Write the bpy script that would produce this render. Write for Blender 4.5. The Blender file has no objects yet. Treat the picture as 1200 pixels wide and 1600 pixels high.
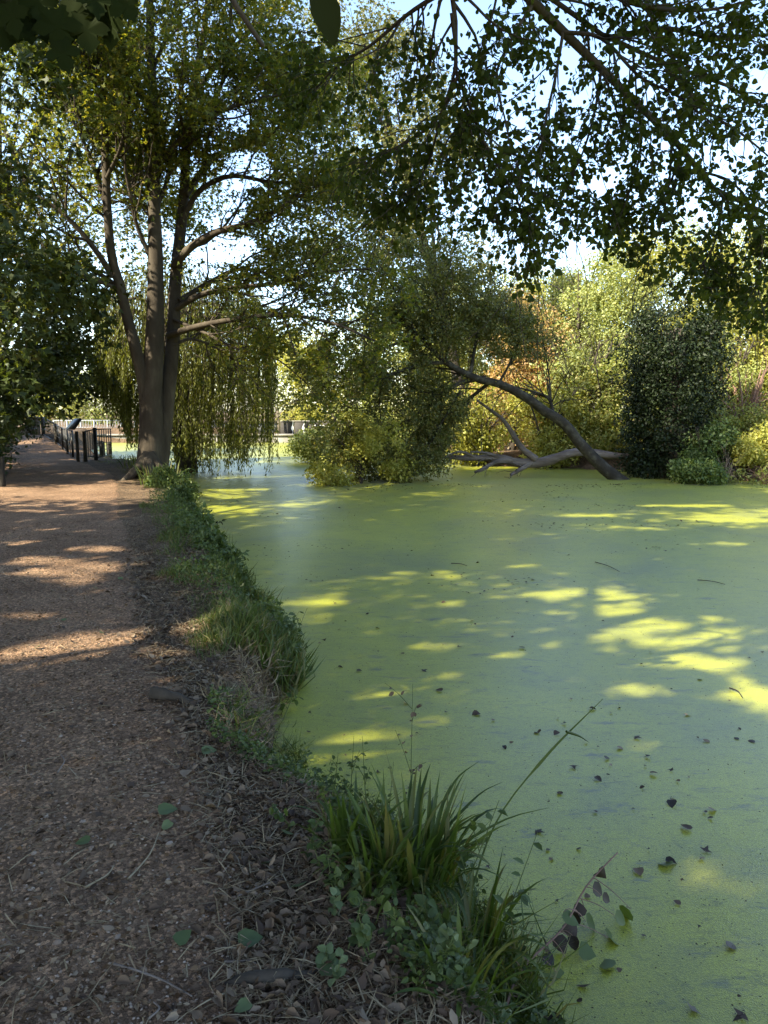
import bpy, math
import numpy as np
from mathutils import Vector, Matrix

SC = bpy.context.scene
COL = SC.collection
R = math.radians
rng = np.random.default_rng(11)

# ------------------------------------------------------------------ camera
CAM_Z = 1.65
PITCH = math.atan(160 / 1200.0)          # horizon lies at 640 of 1600 pixels
cam_d = bpy.data.cameras.new('camera')
cam_d.sensor_fit = 'HORIZONTAL'
cam_d.sensor_width = 36.0
cam_d.lens = 36.0
cam_d.clip_start = 0.05
cam_d.clip_end = 2000.0
cam = bpy.data.objects.new('camera', cam_d)
COL.objects.link(cam)
cam.location = (0, 0, CAM_Z)
cam.rotation_euler = (math.pi / 2 - PITCH, 0, 0)
SC.camera = cam
SC.render.resolution_x, SC.render.resolution_y = 768, 1024

# ------------------------------------------------------------------ sky, sun, exposure
SUN_EL = R(41)
SUN_H = np.array([0.82, 0.57]); SUN_H /= np.linalg.norm(SUN_H)     # where the light travels, on the ground
world = bpy.data.worlds.new('World')
SC.world = world
world.use_nodes = True
wn, wl = world.node_tree.nodes, world.node_tree.links
wn.clear()
w_out = wn.new('ShaderNodeOutputWorld')
w_bg = wn.new('ShaderNodeBackground')
w_sky = wn.new('ShaderNodeTexSky')
w_sky.sky_type = 'NISHITA'
w_sky.sun_disc = False
w_sky.sun_elevation = SUN_EL
w_sky.sun_rotation = math.atan2(-SUN_H[0], -SUN_H[1]) % (2 * math.pi)
w_sky.air_density = 1.0
w_sky.dust_density = 0.7
w_bg.inputs['Strength'].default_value = 0.14
wl.new(w_sky.outputs[0], w_bg.inputs['Color'])
wl.new(w_bg.outputs[0], w_out.inputs['Surface'])

sun_d = bpy.data.lights.new('sun', 'SUN')
sun_d.energy = 5.0
sun_d.angle = R(0.53)
sun_d.color = (1.0, 0.92, 0.72)
sun = bpy.data.objects.new('sun', sun_d)
COL.objects.link(sun)
LD = Vector((SUN_H[0] * math.cos(SUN_EL), SUN_H[1] * math.cos(SUN_EL), -math.sin(SUN_EL)))
sun.rotation_euler = LD.to_track_quat('-Z', 'Y').to_euler()
sun.location = (-30, -20, 40)

SC.view_settings.view_transform = 'Standard'
SC.view_settings.look = 'None'
SC.view_settings.gamma = 1.0
SC.view_settings.use_curve_mapping = False
SC.view_settings.exposure = 2.0
SC.render.engine = 'CYCLES'
cy = SC.cycles
cy.max_bounces = 7
cy.diffuse_bounces = 4
cy.glossy_bounces = 2
cy.transmission_bounces = 4
cy.transparent_max_bounces = 6
cy.caustics_reflective = False
cy.caustics_refractive = False
cy.use_denoising = True
cy.sample_clamp_indirect = 6.0

# ------------------------------------------------------------------ pixel helpers (photograph pixels -> the place)
WZ = -0.35                                # water level
cp, sp = math.cos(PITCH), math.sin(PITCH)


def ray(u, v):
    a, b = (u - 600) / 1200.0, (800 - v) / 1200.0
    return np.array([a, cp + b * sp, -sp + b * cp])


def gp(u, v, z=0.0):
    d = ray(u, v)
    t = (z - CAM_Z) / d[2]
    return np.array([d[0] * t, d[1] * t, z])


def at(u, v, y):
    d = ray(u, v)
    t = y / d[1]
    return np.array([d[0] * t, y, CAM_Z + d[2] * t])


def project(P):
    P = np.asarray(P, float)
    x, y, z = P[..., 0], P[..., 1], P[..., 2] - CAM_Z
    dep = y * cp - z * sp
    up = y * sp + z * cp
    dep = np.where(dep < 0.01, 0.01, dep)
    return 600 + 1200 * x / dep, 800 - 1200 * up / dep, dep


# ------------------------------------------------------------------ small maths
def unit(a):
    a = np.asarray(a, float)
    return a / np.maximum(np.linalg.norm(a, axis=-1, keepdims=True), 1e-9)


def rand_unit(n, g=None):
    g = g or rng
    return unit(g.normal(size=(n, 3)))


def _hash(ix, iy, seed):
    h = (ix.astype(np.int64) * 374761393 + iy.astype(np.int64) * 668265263 + seed * 1442695041) & 0x7fffffff
    h = ((h ^ (h >> 13)) * 1274126177) & 0x7fffffff
    return ((h ^ (h >> 16)) & 0xffff) / 65535.0


def vnoise(x, y, seed=0):
    ix, iy = np.floor(x), np.floor(y)
    fx, fy = x - ix, y - iy
    fx, fy = fx * fx * (3 - 2 * fx), fy * fy * (3 - 2 * fy)
    a, b = _hash(ix, iy, seed), _hash(ix + 1, iy, seed)
    c, d = _hash(ix, iy + 1, seed), _hash(ix + 1, iy + 1, seed)
    return (a * (1 - fx) + b * fx) * (1 - fy) + (c * (1 - fx) + d * fx) * fy - 0.5


def fbm(x, y, seed=0, oct=4):
    s, a = 0, 1.0
    for k in range(oct):
        s = s + a * vnoise(x * 2 ** k, y * 2 ** k, seed + k)
        a *= 0.5
    return s


def resample(pts, n):
    """Catmull-Rom through pts, n points evenly by arc length."""
    p = np.asarray(pts, float)
    if len(p) == 2:
        t = np.linspace(0, 1, n)[:, None]
        return p[0] * (1 - t) + p[1] * t
    q = np.vstack([2 * p[0] - p[1], p, 2 * p[-1] - p[-2]])
    out = []
    for i in range(1, len(q) - 2):
        t = np.linspace(0, 1, 12, endpoint=False)[:, None]
        a, b, c, d = q[i - 1], q[i], q[i + 1], q[i + 2]
        out.append(0.5 * (2 * b + (c - a) * t + (2 * a - 5 * b + 4 * c - d) * t ** 2 + (3 * b - a - 3 * c + d) * t ** 3))
    out = np.vstack(out + [p[-1:]])
    s = np.r_[0, np.cumsum(np.linalg.norm(np.diff(out, axis=0), axis=1))]
    k = np.linspace(0, s[-1], n)
    return np.stack([np.interp(k, s, out[:, j]) for j in range(out.shape[1])], 1)


# ------------------------------------------------------------------ mesh helpers
def mesh_np(name, V, F, mat=None, smooth=False):
    V = np.ascontiguousarray(V, np.float32).reshape(-1, 3)
    Fs = F if isinstance(F, list) else [F]
    Fs = [np.asarray(f, np.int32) for f in Fs if len(f)]
    me = bpy.data.meshes.new(name)
    me.vertices.add(len(V))
    me.vertices.foreach_set('co', V.ravel())
    loops = np.concatenate([f.ravel() for f in Fs])
    tot = np.concatenate([np.full(len(f), f.shape[1], np.int32) for f in Fs])
    start = np.r_[0, np.cumsum(tot)[:-1]].astype(np.int32)
    me.loops.add(len(loops))
    me.loops.foreach_set('vertex_index', loops)
    me.polygons.add(len(tot))
    me.polygons.foreach_set('loop_start', start)
    me.polygons.foreach_set('loop_total', tot)
    if smooth:
        me.polygons.foreach_set('use_smooth', np.ones(len(tot), bool))
    me.update(calc_edges=True)
    if mat is not None:
        me.materials.append(mat)
    return me


def link(name, me, parent=None):
    o = bpy.data.objects.new(name, me)
    COL.objects.link(o)
    if parent is not None:
        o.parent = parent
        w = world_loc(parent)
        o.matrix_parent_inverse = Matrix.Translation(-w)
    return o


def world_loc(o):
    return Vector(o.get('_loc', (0, 0, 0))) if '_loc' in o else Vector((0, 0, 0))


def thing(name, label, cat, loc=(0, 0, 0), group=None):
    o = bpy.data.objects.new(name, None)
    COL.objects.link(o)
    o.empty_display_size = 0.2
    o.location = [float(c) for c in loc]
    o['_loc'] = [float(c) for c in loc]
    return tag(o, label, cat, group)


def tag(o, label=None, cat=None, group=None, kind=None):
    if label:
        o['label'] = label
    if cat:
        o['category'] = cat
    if group:
        o['group'] = group
    if kind:
        o['kind'] = kind
    return o


def tubes(polys, sides=8, cap=True):
    """polys: list of (pts Nx3, radii N), any N. One array of verts and faces."""
    V, Q, T, off = [], [], [], 0
    ang = np.linspace(0, 2 * np.pi, sides, endpoint=False)
    ca, sa = np.cos(ang), np.sin(ang)
    for p, r in polys:
        p = np.asarray(p, float)
        r = np.asarray(r, float)
        n = len(p)
        t = unit(np.gradient(p, axis=0))
        m = np.abs(t.mean(0))
        ref = np.eye(3)[int(np.argmin(m))]
        a = unit(np.cross(t, ref))
        b = np.cross(t, a)
        ring = p[:, None, :] + r[:, None, None] * (a[:, None, :] * ca[None, :, None] + b[:, None, :] * sa[None, :, None])
        V.append(ring.reshape(-1, 3))
        i = np.arange(n - 1)[:, None] * sides
        j = np.arange(sides)[None, :]
        k = (np.arange(sides)[None, :] + 1) % sides
        q = np.stack([i + j, i + k, i + sides + k, i + sides + j], -1).reshape(-1, 4) + off
        Q.append(q)
        if cap:
            V.append(p[-1:] + t[-1:] * r[-1] * 0.6)
            tip = off + n * sides
            base = off + (n - 1) * sides
            T.append(np.stack([base + np.arange(sides), base + (np.arange(sides) + 1) % sides, np.full(sides, tip)], 1))
            off += 1
        off += n * sides
    return np.vstack(V), [np.vstack(Q)] + ([np.vstack(T)] if T else [])


def tubes_batch(P, Rr, sides=4):
    """P (B,N,3), Rr (B,N): many thin tubes at once."""
    B, N, _ = P.shape
    ang = np.linspace(0, 2 * np.pi, sides, endpoint=False)
    t = unit(np.gradient(P, axis=1))
    m = np.argmin(np.abs(t.mean(1)), axis=1)
    ref = np.eye(3)[m][:, None, :]
    a = unit(np.cross(t, np.broadcast_to(ref, t.shape)))
    b = np.cross(t, a)
    ring = P[:, :, None, :] + Rr[:, :, None, None] * (a[:, :, None, :] * np.cos(ang)[None, None, :, None] + b[:, :, None, :] * np.sin(ang)[None, None, :, None])
    V = ring.reshape(-1, 3)
    bi = (np.arange(B) * N * sides)[:, None, None]
    i = (np.arange(N - 1) * sides)[None, :, None]
    j = np.arange(sides)[None, None, :]
    k = ((np.arange(sides) + 1) % sides)[None, None, :]
    Q = np.stack([bi + i + j, bi + i + k, bi + i + sides + k, bi + i + sides + j], -1).reshape(-1, 4)
    return V, Q


def join_geo(*parts):
    V, quads, tris, off = [], [], [], 0
    for v, f in parts:
        fs = f if isinstance(f, list) else [f]
        for g in fs:
            g = np.asarray(g)
            if not len(g):
                continue
            (quads if g.shape[1] == 4 else tris).append(g + off)
        V.append(v)
        off += len(v)
    out = []
    if quads:
        out.append(np.vstack(quads))
    if tris:
        out.append(np.vstack(tris))
    return np.vstack(V), out


def sprout(P, Rr, per, t0, t1, ang, L, N, jit, bias, rs=0.5, rend=0.25, g=None, lenpow=0.0):
    """Children off a batch of polylines."""
    g = g or rng
    B, M, _ = P.shape
    idx = np.repeat(np.arange(B), per)
    n = len(idx)
    t = g.uniform(t0, t1, n)
    f = t * (M - 1)
    i0 = np.clip(f.astype(int), 0, M - 2)
    w = (f - i0)[:, None]
    pos = P[idx, i0] * (1 - w) + P[idx, i0 + 1] * w
    tan = unit(P[idx, i0 + 1] - P[idx, i0])
    r = Rr[idx, i0] * (1 - w[:, 0]) + Rr[idx, i0 + 1] * w[:, 0]
    perp = unit(np.cross(tan, rand_unit(n, g)))
    a = g.uniform(ang[0], ang[1], n)[:, None]
    bias = np.asarray(bias, float)
    d = unit(tan * np.cos(a) + perp * np.sin(a) + bias * 0.6)
    length = g.uniform(L[0], L[1], n) * (1 - lenpow * t)
    pts = [pos]
    step = (length / (N - 1))[:, None]
    for k in range(N - 1):
        d = unit(d + g.normal(size=(n, 3)) * jit + bias * (0.5 / (N - 1)) * 1.5)
        pts.append(pts[-1] + d * step)
    P2 = np.stack(pts, 1)
    r0 = np.minimum(r * rs, length * 0.02)
    R2 = r0[:, None] * np.linspace(1, rend, N)[None, :]
    return P2, R2


def leaves_on(P, per, t0=0.15, size=(0.08, 0.12), up=0.8, off=0.06, g=None, along=0.5, droop=0.0):
    g = g or rng
    B, M, _ = P.shape
    idx = np.repeat(np.arange(B), per)
    n = len(idx)
    t = g.uniform(t0, 1.0, n)
    f = t * (M - 1)
    i0 = np.clip(f.astype(int), 0, M - 2)
    w = (f - i0)[:, None]
    pos = P[idx, i0] * (1 - w) + P[idx, i0 + 1] * w
    tan = unit(P[idx, i0 + 1] - P[idx, i0])
    d = unit(tan * along + rand_unit(n, g) * 0.9 + np.array([0, 0, -droop]))
    s = g.uniform(size[0], size[1], n)
    pos = pos + d * (off * g.uniform(0.3, 1.2, n))[:, None]
    nrm = unit(rand_unit(n, g) + np.array([0, 0, up]))
    return pos, d, nrm, s


# leaf templates: x right, y along, z normal; unit length
def fan(outer, zc=0.0):
    o = np.array(outer, float)
    V = np.vstack([[0, 0.42, zc], o])
    k = len(o)
    F = np.array([[0, 1 + i, 1 + (i + 1) % k] for i in range(k)])
    return V, F


def maple_outline():
    half = [(0, 0), (.10, .03), (.22, -.06), (.34, -.02), (.30, .08), (.36, .14), (.30, .20), (.44, .24), (.52, .30), (.62, .42), (.52, .46), (.54, .54), (.42, .53), (.38, .58), (.24, .52), (.25, .62), (.32, .70), (.24, .74), (.20, .84), (.12, .86), (0, 1.04)]
    r = [[x, y, .05 * x + .03 * math.sin(9 * y)] for x, y in half]
    l_ = [[-x, y, .05 * x + .03 * math.sin(7 * y)] for x, y in half[1:-1]][::-1]
    return r + l_


DIAMOND = (np.array([[0, 0, 0], [-0.30, 0.45, 0.07], [0, 1, -0.04], [0.30, 0.45, 0.07]], float), np.array([[0, 2, 1], [0, 3, 2]]))
NARROW = (np.array([[0, 0, 0], [-0.12, 0.45, 0.02], [0, 1, -0.08], [0.12, 0.45, 0.02]], float), np.array([[0, 2, 1], [0, 3, 2]]))
OVAL = (np.array([[0, 0, 0], [-0.27, 0.25, 0.05], [-0.27, 0.62, 0.05], [0, 1, -0.08], [0.27, 0.62, 0.05], [0.27, 0.25, 0.05]], float),
        np.array([[0, 2, 1], [0, 3, 2], [0, 4, 3], [0, 5, 4]]))
ASPEN = (np.array([[0, 0, 0], [-0.34, 0.06, 0.04], [-0.45, 0.36, 0.06], [-0.30, 0.70, 0.02], [0, 1, -0.10], [0.30, 0.70, 0.02], [0.45, 0.36, 0.06], [0.34, 0.06, 0.04]], float),
         np.array([[0, 2, 1], [0, 3, 2], [0, 4, 3], [0, 5, 4], [0, 6, 5], [0, 7, 6]]))
MAPLE = fan([[0, 0, 0], [-0.32, 0.02, .03], [-0.28, 0.18, 0], [-0.58, 0.42, .05], [-0.24, 0.55, 0], [-0.26, 0.80, .03], [0, 1.0, -.08], [0.26, 0.80, .03], [0.24, 0.55, 0], [0.58, 0.42, .05], [0.28, 0.18, 0], [0.32, 0.02, .03]], 0.0)
STAR = (np.array([[0, 0, 0], [-0.55, 0.34, .06], [-0.05, 0.5, 0], [-.26, .16, 0], [.26, .16, 0], [0, 1.0, -.08], [0.05, 0.5, 0], [0.55, 0.34, .06]], float), np.array([[0, 2, 1], [3, 4, 5], [0, 7, 6]]))


def leaf_geo(pos, d, nrm, size, tmpl, curl=None, g=None):
    g = g or rng
    TV, TF = tmpl
    d = unit(d)
    right = unit(np.cross(d, nrm))
    nn = np.cross(right, d)
    n, k = len(pos), len(TV)
    c = np.ones(n) if curl is None else curl
    V = pos[:, None, :] + size[:, None, None] * (
        TV[None, :, 0, None] * right[:, None, :] + TV[None, :, 1, None] * d[:, None, :] + (TV[None, :, 2] * c[:, None])[:, :, None] * nn[:, None, :])
    F = (TF[None, :, :] + (np.arange(n) * k)[:, None, None]).reshape(-1, 3)
    return V.reshape(-1, 3), F


def cat4(*sets):
    return tuple(np.concatenate([s[i] for s in sets]) for i in range(4))


def mask4(s, m):
    return tuple(a[m] for a in s)


def clump_leaves(ells, n_clump, per, cr, size, g=None, up=0.5, shell=0.55):
    """Leaves gathered in uneven clumps inside a union of ellipsoids [(centre, radii)]."""
    g = g or rng
    vol = np.array([np.prod(e[1]) ** 0.8 for e in ells])
    which = g.choice(len(ells), n_clump, p=vol / vol.sum())
    cen = np.array([e[0] for e in ells])[which]
    rad = np.array([e[1] for e in ells])[which]
    u = rand_unit(n_clump, g)
    rr = g.uniform(shell ** 3, 1.0, n_clump) ** (1 / 3.0)
    cc = cen + u * rad * rr[:, None]
    cs = g.uniform(cr[0], cr[1], n_clump)
    k = np.maximum(2, (per * (cs / np.mean(cr)) ** 2 * g.uniform(0.5, 1.5, n_clump)).astype(int))
    idx = np.repeat(np.arange(n_clump), k)
    n = len(idx)
    q = rand_unit(n, g)
    q[:, 2] *= 0.75
    rad2 = g.uniform(0.35, 1.05, n) ** 0.6
    pos = cc[idx] + q * (cs[idx] * rad2)[:, None]
    out = unit(q + 0.4 * u[idx])
    nrm = unit(out * 0.5 + rand_unit(n, g) * 0.8 + np.array([0, 0, up]))
    d = unit(rand_unit(n, g) + out * 0.5 + np.array([0, 0, -0.35]))
    return pos, d, nrm, g.uniform(size[0], size[1], n)


# ------------------------------------------------------------------ materials
MATS = {}


def new_mat(name):
    m = bpy.data.materials.new(name)
    m.use_nodes = True
    m.node_tree.nodes.clear()
    MATS[name] = m
    return m, m.node_tree.nodes, m.node_tree.links


def ramp(nodes, stops):
    r = nodes.new('ShaderNodeValToRGB')
    e = r.color_ramp.elements
    while len(e) < len(stops):
        e.new(0.5)
    for k, (p, c) in enumerate(stops):
        e[k].position = p
        e[k].color = (*c, 1.0)
    return r


def leaf_mat(name, cols, trans=0.35, rough=0.5, spec=0.35, tboost=1.5):
    m, N, Lk = new_mat(name)
    out = N.new('ShaderNodeOutputMaterial')
    geo = N.new('ShaderNodeNewGeometry')
    oi = N.new('ShaderNodeObjectInfo')
    add = N.new('ShaderNodeMath'); add.operation = 'ADD'
    fr = N.new('ShaderNodeMath'); fr.operation = 'FRACT'
    Lk.new(geo.outputs['Random Per Island'], add.inputs[0])
    Lk.new(oi.outputs['Random'], add.inputs[1])
    Lk.new(add.outputs[0], fr.inputs[0])
    n = len(cols)
    rp = ramp(N, [(k / max(1, n - 1), c) for k, c in enumerate(cols)])
    Lk.new(fr.outputs[0], rp.inputs[0])
    b = N.new('ShaderNodeBsdfPrincipled')
    b.inputs['Roughness'].default_value = rough
    b.inputs['Specular IOR Level'].default_value = spec
    Lk.new(rp.outputs[0], b.inputs['Base Color'])
    if trans > 0:
        t = N.new('ShaderNodeBsdfTranslucent')
        mul = N.new('ShaderNodeMix'); mul.data_type = 'RGBA'; mul.blend_type = 'MULTIPLY'
        mul.inputs[0].default_value = 1.0
        Lk.new(rp.outputs[0], mul.inputs[6])
        mul.inputs[7].default_value = (tboost * 1.25, tboost * 1.15, tboost * 0.5, 1)
        Lk.new(mul.outputs[2], t.inputs['Color'])
        mx = N.new('ShaderNodeMixShader')
        mx.inputs[0].default_value = trans
        Lk.new(b.outputs[0], mx.inputs[1])
        Lk.new(t.outputs[0], mx.inputs[2])
        Lk.new(mx.outputs[0], out.inputs['Surface'])
    else:
        Lk.new(b.outputs[0], out.inputs['Surface'])
    return m


def rough_mat(name, cols, scale=6.0, stretch=(1, 1, 1), rough=0.85, bump=0.4, bscale=None, spec=0.25, detail=6, bdist=0.02):
    """Noise-coloured opaque material with relief (bark, wood, soil, metal)."""
    m, N, Lk = new_mat(name)
    out = N.new('ShaderNodeOutputMaterial')
    b = N.new('ShaderNodeBsdfPrincipled')
    b.inputs['Roughness'].default_value = rough
    b.inputs['Specular IOR Level'].default_value = spec
    tc = N.new('ShaderNodeTexCoord')
    mp = N.new('ShaderNodeMapping')
    mp.inputs['Scale'].default_value = stretch
    Lk.new(tc.outputs['Object'], mp.inputs[0])
    n1 = N.new('ShaderNodeTexNoise')
    n1.inputs['Scale'].default_value = scale
    n1.inputs['Detail'].default_value = detail
    n1.inputs['Roughness'].default_value = 0.65
    Lk.new(mp.outputs[0], n1.inputs['Vector'])
    k = len(cols)
    rp = ramp(N, [(0.28 + 0.44 * i / max(1, k - 1), c) for i, c in enumerate(cols)])
    Lk.new(n1.outputs['Fac'], rp.inputs[0])
    Lk.new(rp.outputs[0], b.inputs['Base Color'])
    n2 = N.new('ShaderNodeTexNoise')
    n2.inputs['Scale'].default_value = bscale or scale * 3
    n2.inputs['Detail'].default_value = 5
    Lk.new(mp.outputs[0], n2.inputs['Vector'])
    bp = N.new('ShaderNodeBump')
    bp.inputs['Strength'].default_value = bump
    bp.inputs['Distance'].default_value = bdist
    Lk.new(n2.outputs['Fac'], bp.inputs['Height'])
    Lk.new(bp.outputs[0], b.inputs['Normal'])
    Lk.new(b.outputs[0], out.inputs['Surface'])
    return m


def ground_mat(name, base, fleck, fleck2, stone=220.0, bump=0.8):
    """Trodden earth: broad tone, crumbs, pale chips."""
    m, N, Lk = new_mat(name)
    out = N.new('ShaderNodeOutputMaterial')
    b = N.new('ShaderNodeBsdfPrincipled')
    b.inputs['Roughness'].default_value = 0.92
    b.inputs['Specular IOR Level'].default_value = 0.15
    tc = N.new('ShaderNodeTexCoord')
    n1 = N.new('ShaderNodeTexNoise'); n1.inputs['Scale'].default_value = 1.1; n1.inputs['Detail'].default_value = 8
    n1.inputs['Roughness'].default_value = 0.7
    Lk.new(tc.outputs['Object'], n1.inputs['Vector'])
    rp = ramp(N, [(0.3 + 0.4 * i / (len(base) - 1), c) for i, c in enumerate(base)])
    Lk.new(n1.outputs['Fac'], rp.inputs[0])
    v1 = N.new('ShaderNodeTexVoronoi'); v1.inputs['Scale'].default_value = 75.0
    Lk.new(tc.outputs['Object'], v1.inputs['Vector'])
    bw = N.new('ShaderNodeRGBToBW')
    Lk.new(v1.outputs['Color'], bw.inputs[0])
    r2 = ramp(N, [(0.35, (0.55, 0.55, 0.55)), (0.62, (1.0, 1.0, 1.0)), (0.78, fleck), (0.86, fleck2)])
    Lk.new(bw.outputs[0], r2.inputs[0])
    mx = N.new('ShaderNodeMix'); mx.data_type = 'RGBA'; mx.blend_type = 'MULTIPLY'
    mx.inputs[0].default_value = 0.9
    Lk.new(rp.outputs[0], mx.inputs[6])
    Lk.new(r2.outputs[0], mx.inputs[7])
    n3 = N.new('ShaderNodeTexNoise'); n3.inputs['Scale'].default_value = stone; n3.inputs['Detail'].default_value = 3
    Lk.new(tc.outputs['Object'], n3.inputs['Vector'])
    r3 = ramp(N, [(0.3, (0.5, 0.5, 0.5)), (0.7, (1.5, 1.5, 1.5))])
    Lk.new(n3.outputs['Fac'], r3.inputs[0])
    m2 = N.new('ShaderNodeMix'); m2.data_type = 'RGBA'; m2.blend_type = 'MULTIPLY'
    m2.inputs[0].default_value = 0.8
    Lk.new(mx.outputs[2], m2.inputs[6])
    Lk.new(r3.outputs[0], m2.inputs[7])
    Lk.new(m2.outputs[2], b.inputs['Base Color'])
    ad = N.new('ShaderNodeMath'); ad.operation = 'ADD'
    Lk.new(n3.outputs['Fac'], ad.inputs[0])
    Lk.new(v1.outputs['Distance'], ad.inputs[1])
    bp = N.new('ShaderNodeBump'); bp.inputs['Strength'].default_value = bump; bp.inputs['Distance'].default_value = 0.012
    Lk.new(ad.outputs[0], bp.inputs['Height'])
    Lk.new(bp.outputs[0], b.inputs['Normal'])
    Lk.new(b.outputs[0], out.inputs['Surface'])
    return m


def duckweed_mat():
    m, N, Lk = new_mat('duckweed')
    out = N.new('ShaderNodeOutputMaterial')
    b = N.new('ShaderNodeBsdfPrincipled')
    b.inputs['Roughness'].default_value = 0.45
    b.inputs['Specular IOR Level'].default_value = 0.35
    b.inputs['Sheen Weight'].default_value = 0.05
    b.inputs['Sheen Roughness'].default_value = 0.45
    b.inputs['Sheen Tint'].default_value = (0.85, 0.95, 1.0, 1)
    b.inputs['Coat Weight'].default_value = 0.55
    b.inputs['Coat Roughness'].default_value = 0.32
    b.inputs['Coat IOR'].default_value = 1.6
    tc = N.new('ShaderNodeTexCoord')
    # broad drifts
    n1 = N.new('ShaderNodeTexNoise'); n1.inputs['Scale'].default_value = 0.55; n1.inputs['Detail'].default_value = 9
    n1.inputs['Roughness'].default_value = 0.68; n1.inputs['Distortion'].default_value = 0.6
    Lk.new(tc.outputs['Object'], n1.inputs['Vector'])
    rp = ramp(N, [(0.34, (0.195, 0.21, 0.030)), (0.50, (0.275, 0.285, 0.010)), (0.68, (0.34, 0.34, 0.004))])
    Lk.new(n1.outputs['Fac'], rp.inputs[0])
    # single fronds
    v = N.new('ShaderNodeTexVoronoi'); v.inputs['Scale'].default_value = 230.0
    Lk.new(tc.outputs['Object'], v.inputs['Vector'])
    bw = N.new('ShaderNodeRGBToBW')
    Lk.new(v.outputs['Color'], bw.inputs[0])
    r2 = ramp(N, [(0.2, (0.62, 0.62, 0.7)), (0.55, (1, 1, 1)), (0.85, (1.25, 1.2, 1.1))])
    Lk.new(bw.outputs[0], r2.inputs[0])
    mx = N.new('ShaderNodeMix'); mx.data_type = 'RGBA'; mx.blend_type = 'MULTIPLY'; mx.inputs[0].default_value = 0.85
    Lk.new(rp.outputs[0], mx.inputs[6]); Lk.new(r2.outputs[0], mx.inputs[7])
    # dirty streaks and thin spots where dark water shows
    mp = N.new('ShaderNodeMapping'); mp.inputs['Scale'].default_value = (0.8, 2.2, 1)
    mp.inputs['Rotation'].default_value = (0, 0, R(-12))
    Lk.new(tc.outputs['Object'], mp.inputs[0])
    n2 = N.new('ShaderNodeTexNoise'); n2.inputs['Scale'].default_value = 3.2; n2.inputs['Detail'].default_value = 10
    n2.inputs['Roughness'].default_value = 0.78
    Lk.new(mp.outputs[0], n2.inputs['Vector'])
    r3 = ramp(N, [(0.35, (.9, .9, .9)), (0.44, (0, 0, 0))])
    Lk.new(n2.outputs['Fac'], r3.inputs[0])
    m2 = N.new('ShaderNodeMix'); m2.data_type = 'RGBA'
    Lk.new(r3.outputs[0], m2.inputs[0])
    Lk.new(mx.outputs[2], m2.inputs[6])
    m2.inputs[7].default_value = (0.09, 0.10, 0.045, 1)
    Lk.new(m2.outputs[2], b.inputs['Base Color'])
    # curdled seams and thin scum lines
    n4 = N.new('ShaderNodeTexNoise'); n4.inputs['Scale'].default_value = 9.0; n4.inputs['Detail'].default_value = 8
    n4.inputs['Roughness'].default_value = 0.8; n4.inputs['Distortion'].default_value = 1.2
    Lk.new(mp.outputs[0], n4.inputs['Vector'])
    r4 = ramp(N, [(0.32, (0.40, 0.43, 0.5)), (0.47, (1, 1, 1)), (0.60, (1, 1, 1)), (0.72, (1.3, 1.32, 1.5))])
    Lk.new(n4.outputs['Fac'], r4.inputs[0])
    m4 = N.new('ShaderNodeMix'); m4.data_type = 'RGBA'; m4.blend_type = 'MULTIPLY'; m4.inputs[0].default_value = 1.0
    Lk.new(m2.outputs[2], m4.inputs[6]); Lk.new(r4.outputs[0], m4.inputs[7])
    Lk.new(m4.outputs[2], b.inputs['Base Color'])
    ad = N.new('ShaderNodeMath'); ad.operation = 'MULTIPLY_ADD'
    Lk.new(n2.outputs['Fac'], ad.inputs[0]); ad.inputs[1].default_value = 1.2
    Lk.new(v.outputs['Distance'], ad.inputs[2])
    bp = N.new('ShaderNodeBump'); bp.inputs['Strength'].default_value = 0.55; bp.inputs['Distance'].default_value = 0.004
    Lk.new(ad.outputs[0], bp.inputs['Height'])
    Lk.new(bp.outputs[0], b.inputs['Normal'])
    Lk.new(b.outputs[0], out.inputs['Surface'])
    return m


def flat_mat(name, col, rough=0.6, spec=0.4, metal=0.0):
    return rough_mat(name, [tuple(c * 0.8 for c in col), col, tuple(min(1, c * 1.15) for c in col)], scale=9, rough=rough, bump=0.15, spec=spec)


G_SYC = leaf_mat('sycamore_leaf', [(0.07, 0.095, 0.018), (0.10, 0.125, 0.022), (0.14, 0.16, 0.026), (0.25, 0.21, 0.03)], 0.5)
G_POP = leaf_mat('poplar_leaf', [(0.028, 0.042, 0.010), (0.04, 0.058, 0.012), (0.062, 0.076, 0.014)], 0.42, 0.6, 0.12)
G_MAPLE_SHADED = leaf_mat('shaded_maple_leaf', [(0.012, 0.018, 0.005), (0.018, 0.026, 0.007)], 0.25, 0.7, 0.05)  # near black: the shade on the hanging spray is put into this colour
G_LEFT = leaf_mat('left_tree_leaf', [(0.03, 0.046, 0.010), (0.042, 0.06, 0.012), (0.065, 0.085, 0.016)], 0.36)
G_WIL = leaf_mat('willow_leaf', [(0.08, 0.095, 0.015), (0.115, 0.13, 0.02), (0.16, 0.17, 0.03)], 0.4)
G_LEAN = leaf_mat('leaning_tree_leaf', [(0.065, 0.08, 0.02), (0.095, 0.108, 0.028), (0.14, 0.145, 0.04), (0.18, 0.15, 0.05)], 0.35)
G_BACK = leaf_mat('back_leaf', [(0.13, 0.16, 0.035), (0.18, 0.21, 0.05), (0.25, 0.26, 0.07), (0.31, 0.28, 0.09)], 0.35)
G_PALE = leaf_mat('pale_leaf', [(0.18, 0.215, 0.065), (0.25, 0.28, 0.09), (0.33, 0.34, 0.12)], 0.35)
G_YEL = leaf_mat('yellowing_leaf', [(0.19, 0.21, 0.04), (0.27, 0.27, 0.055), (0.36, 0.33, 0.08)], 0.38)
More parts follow.
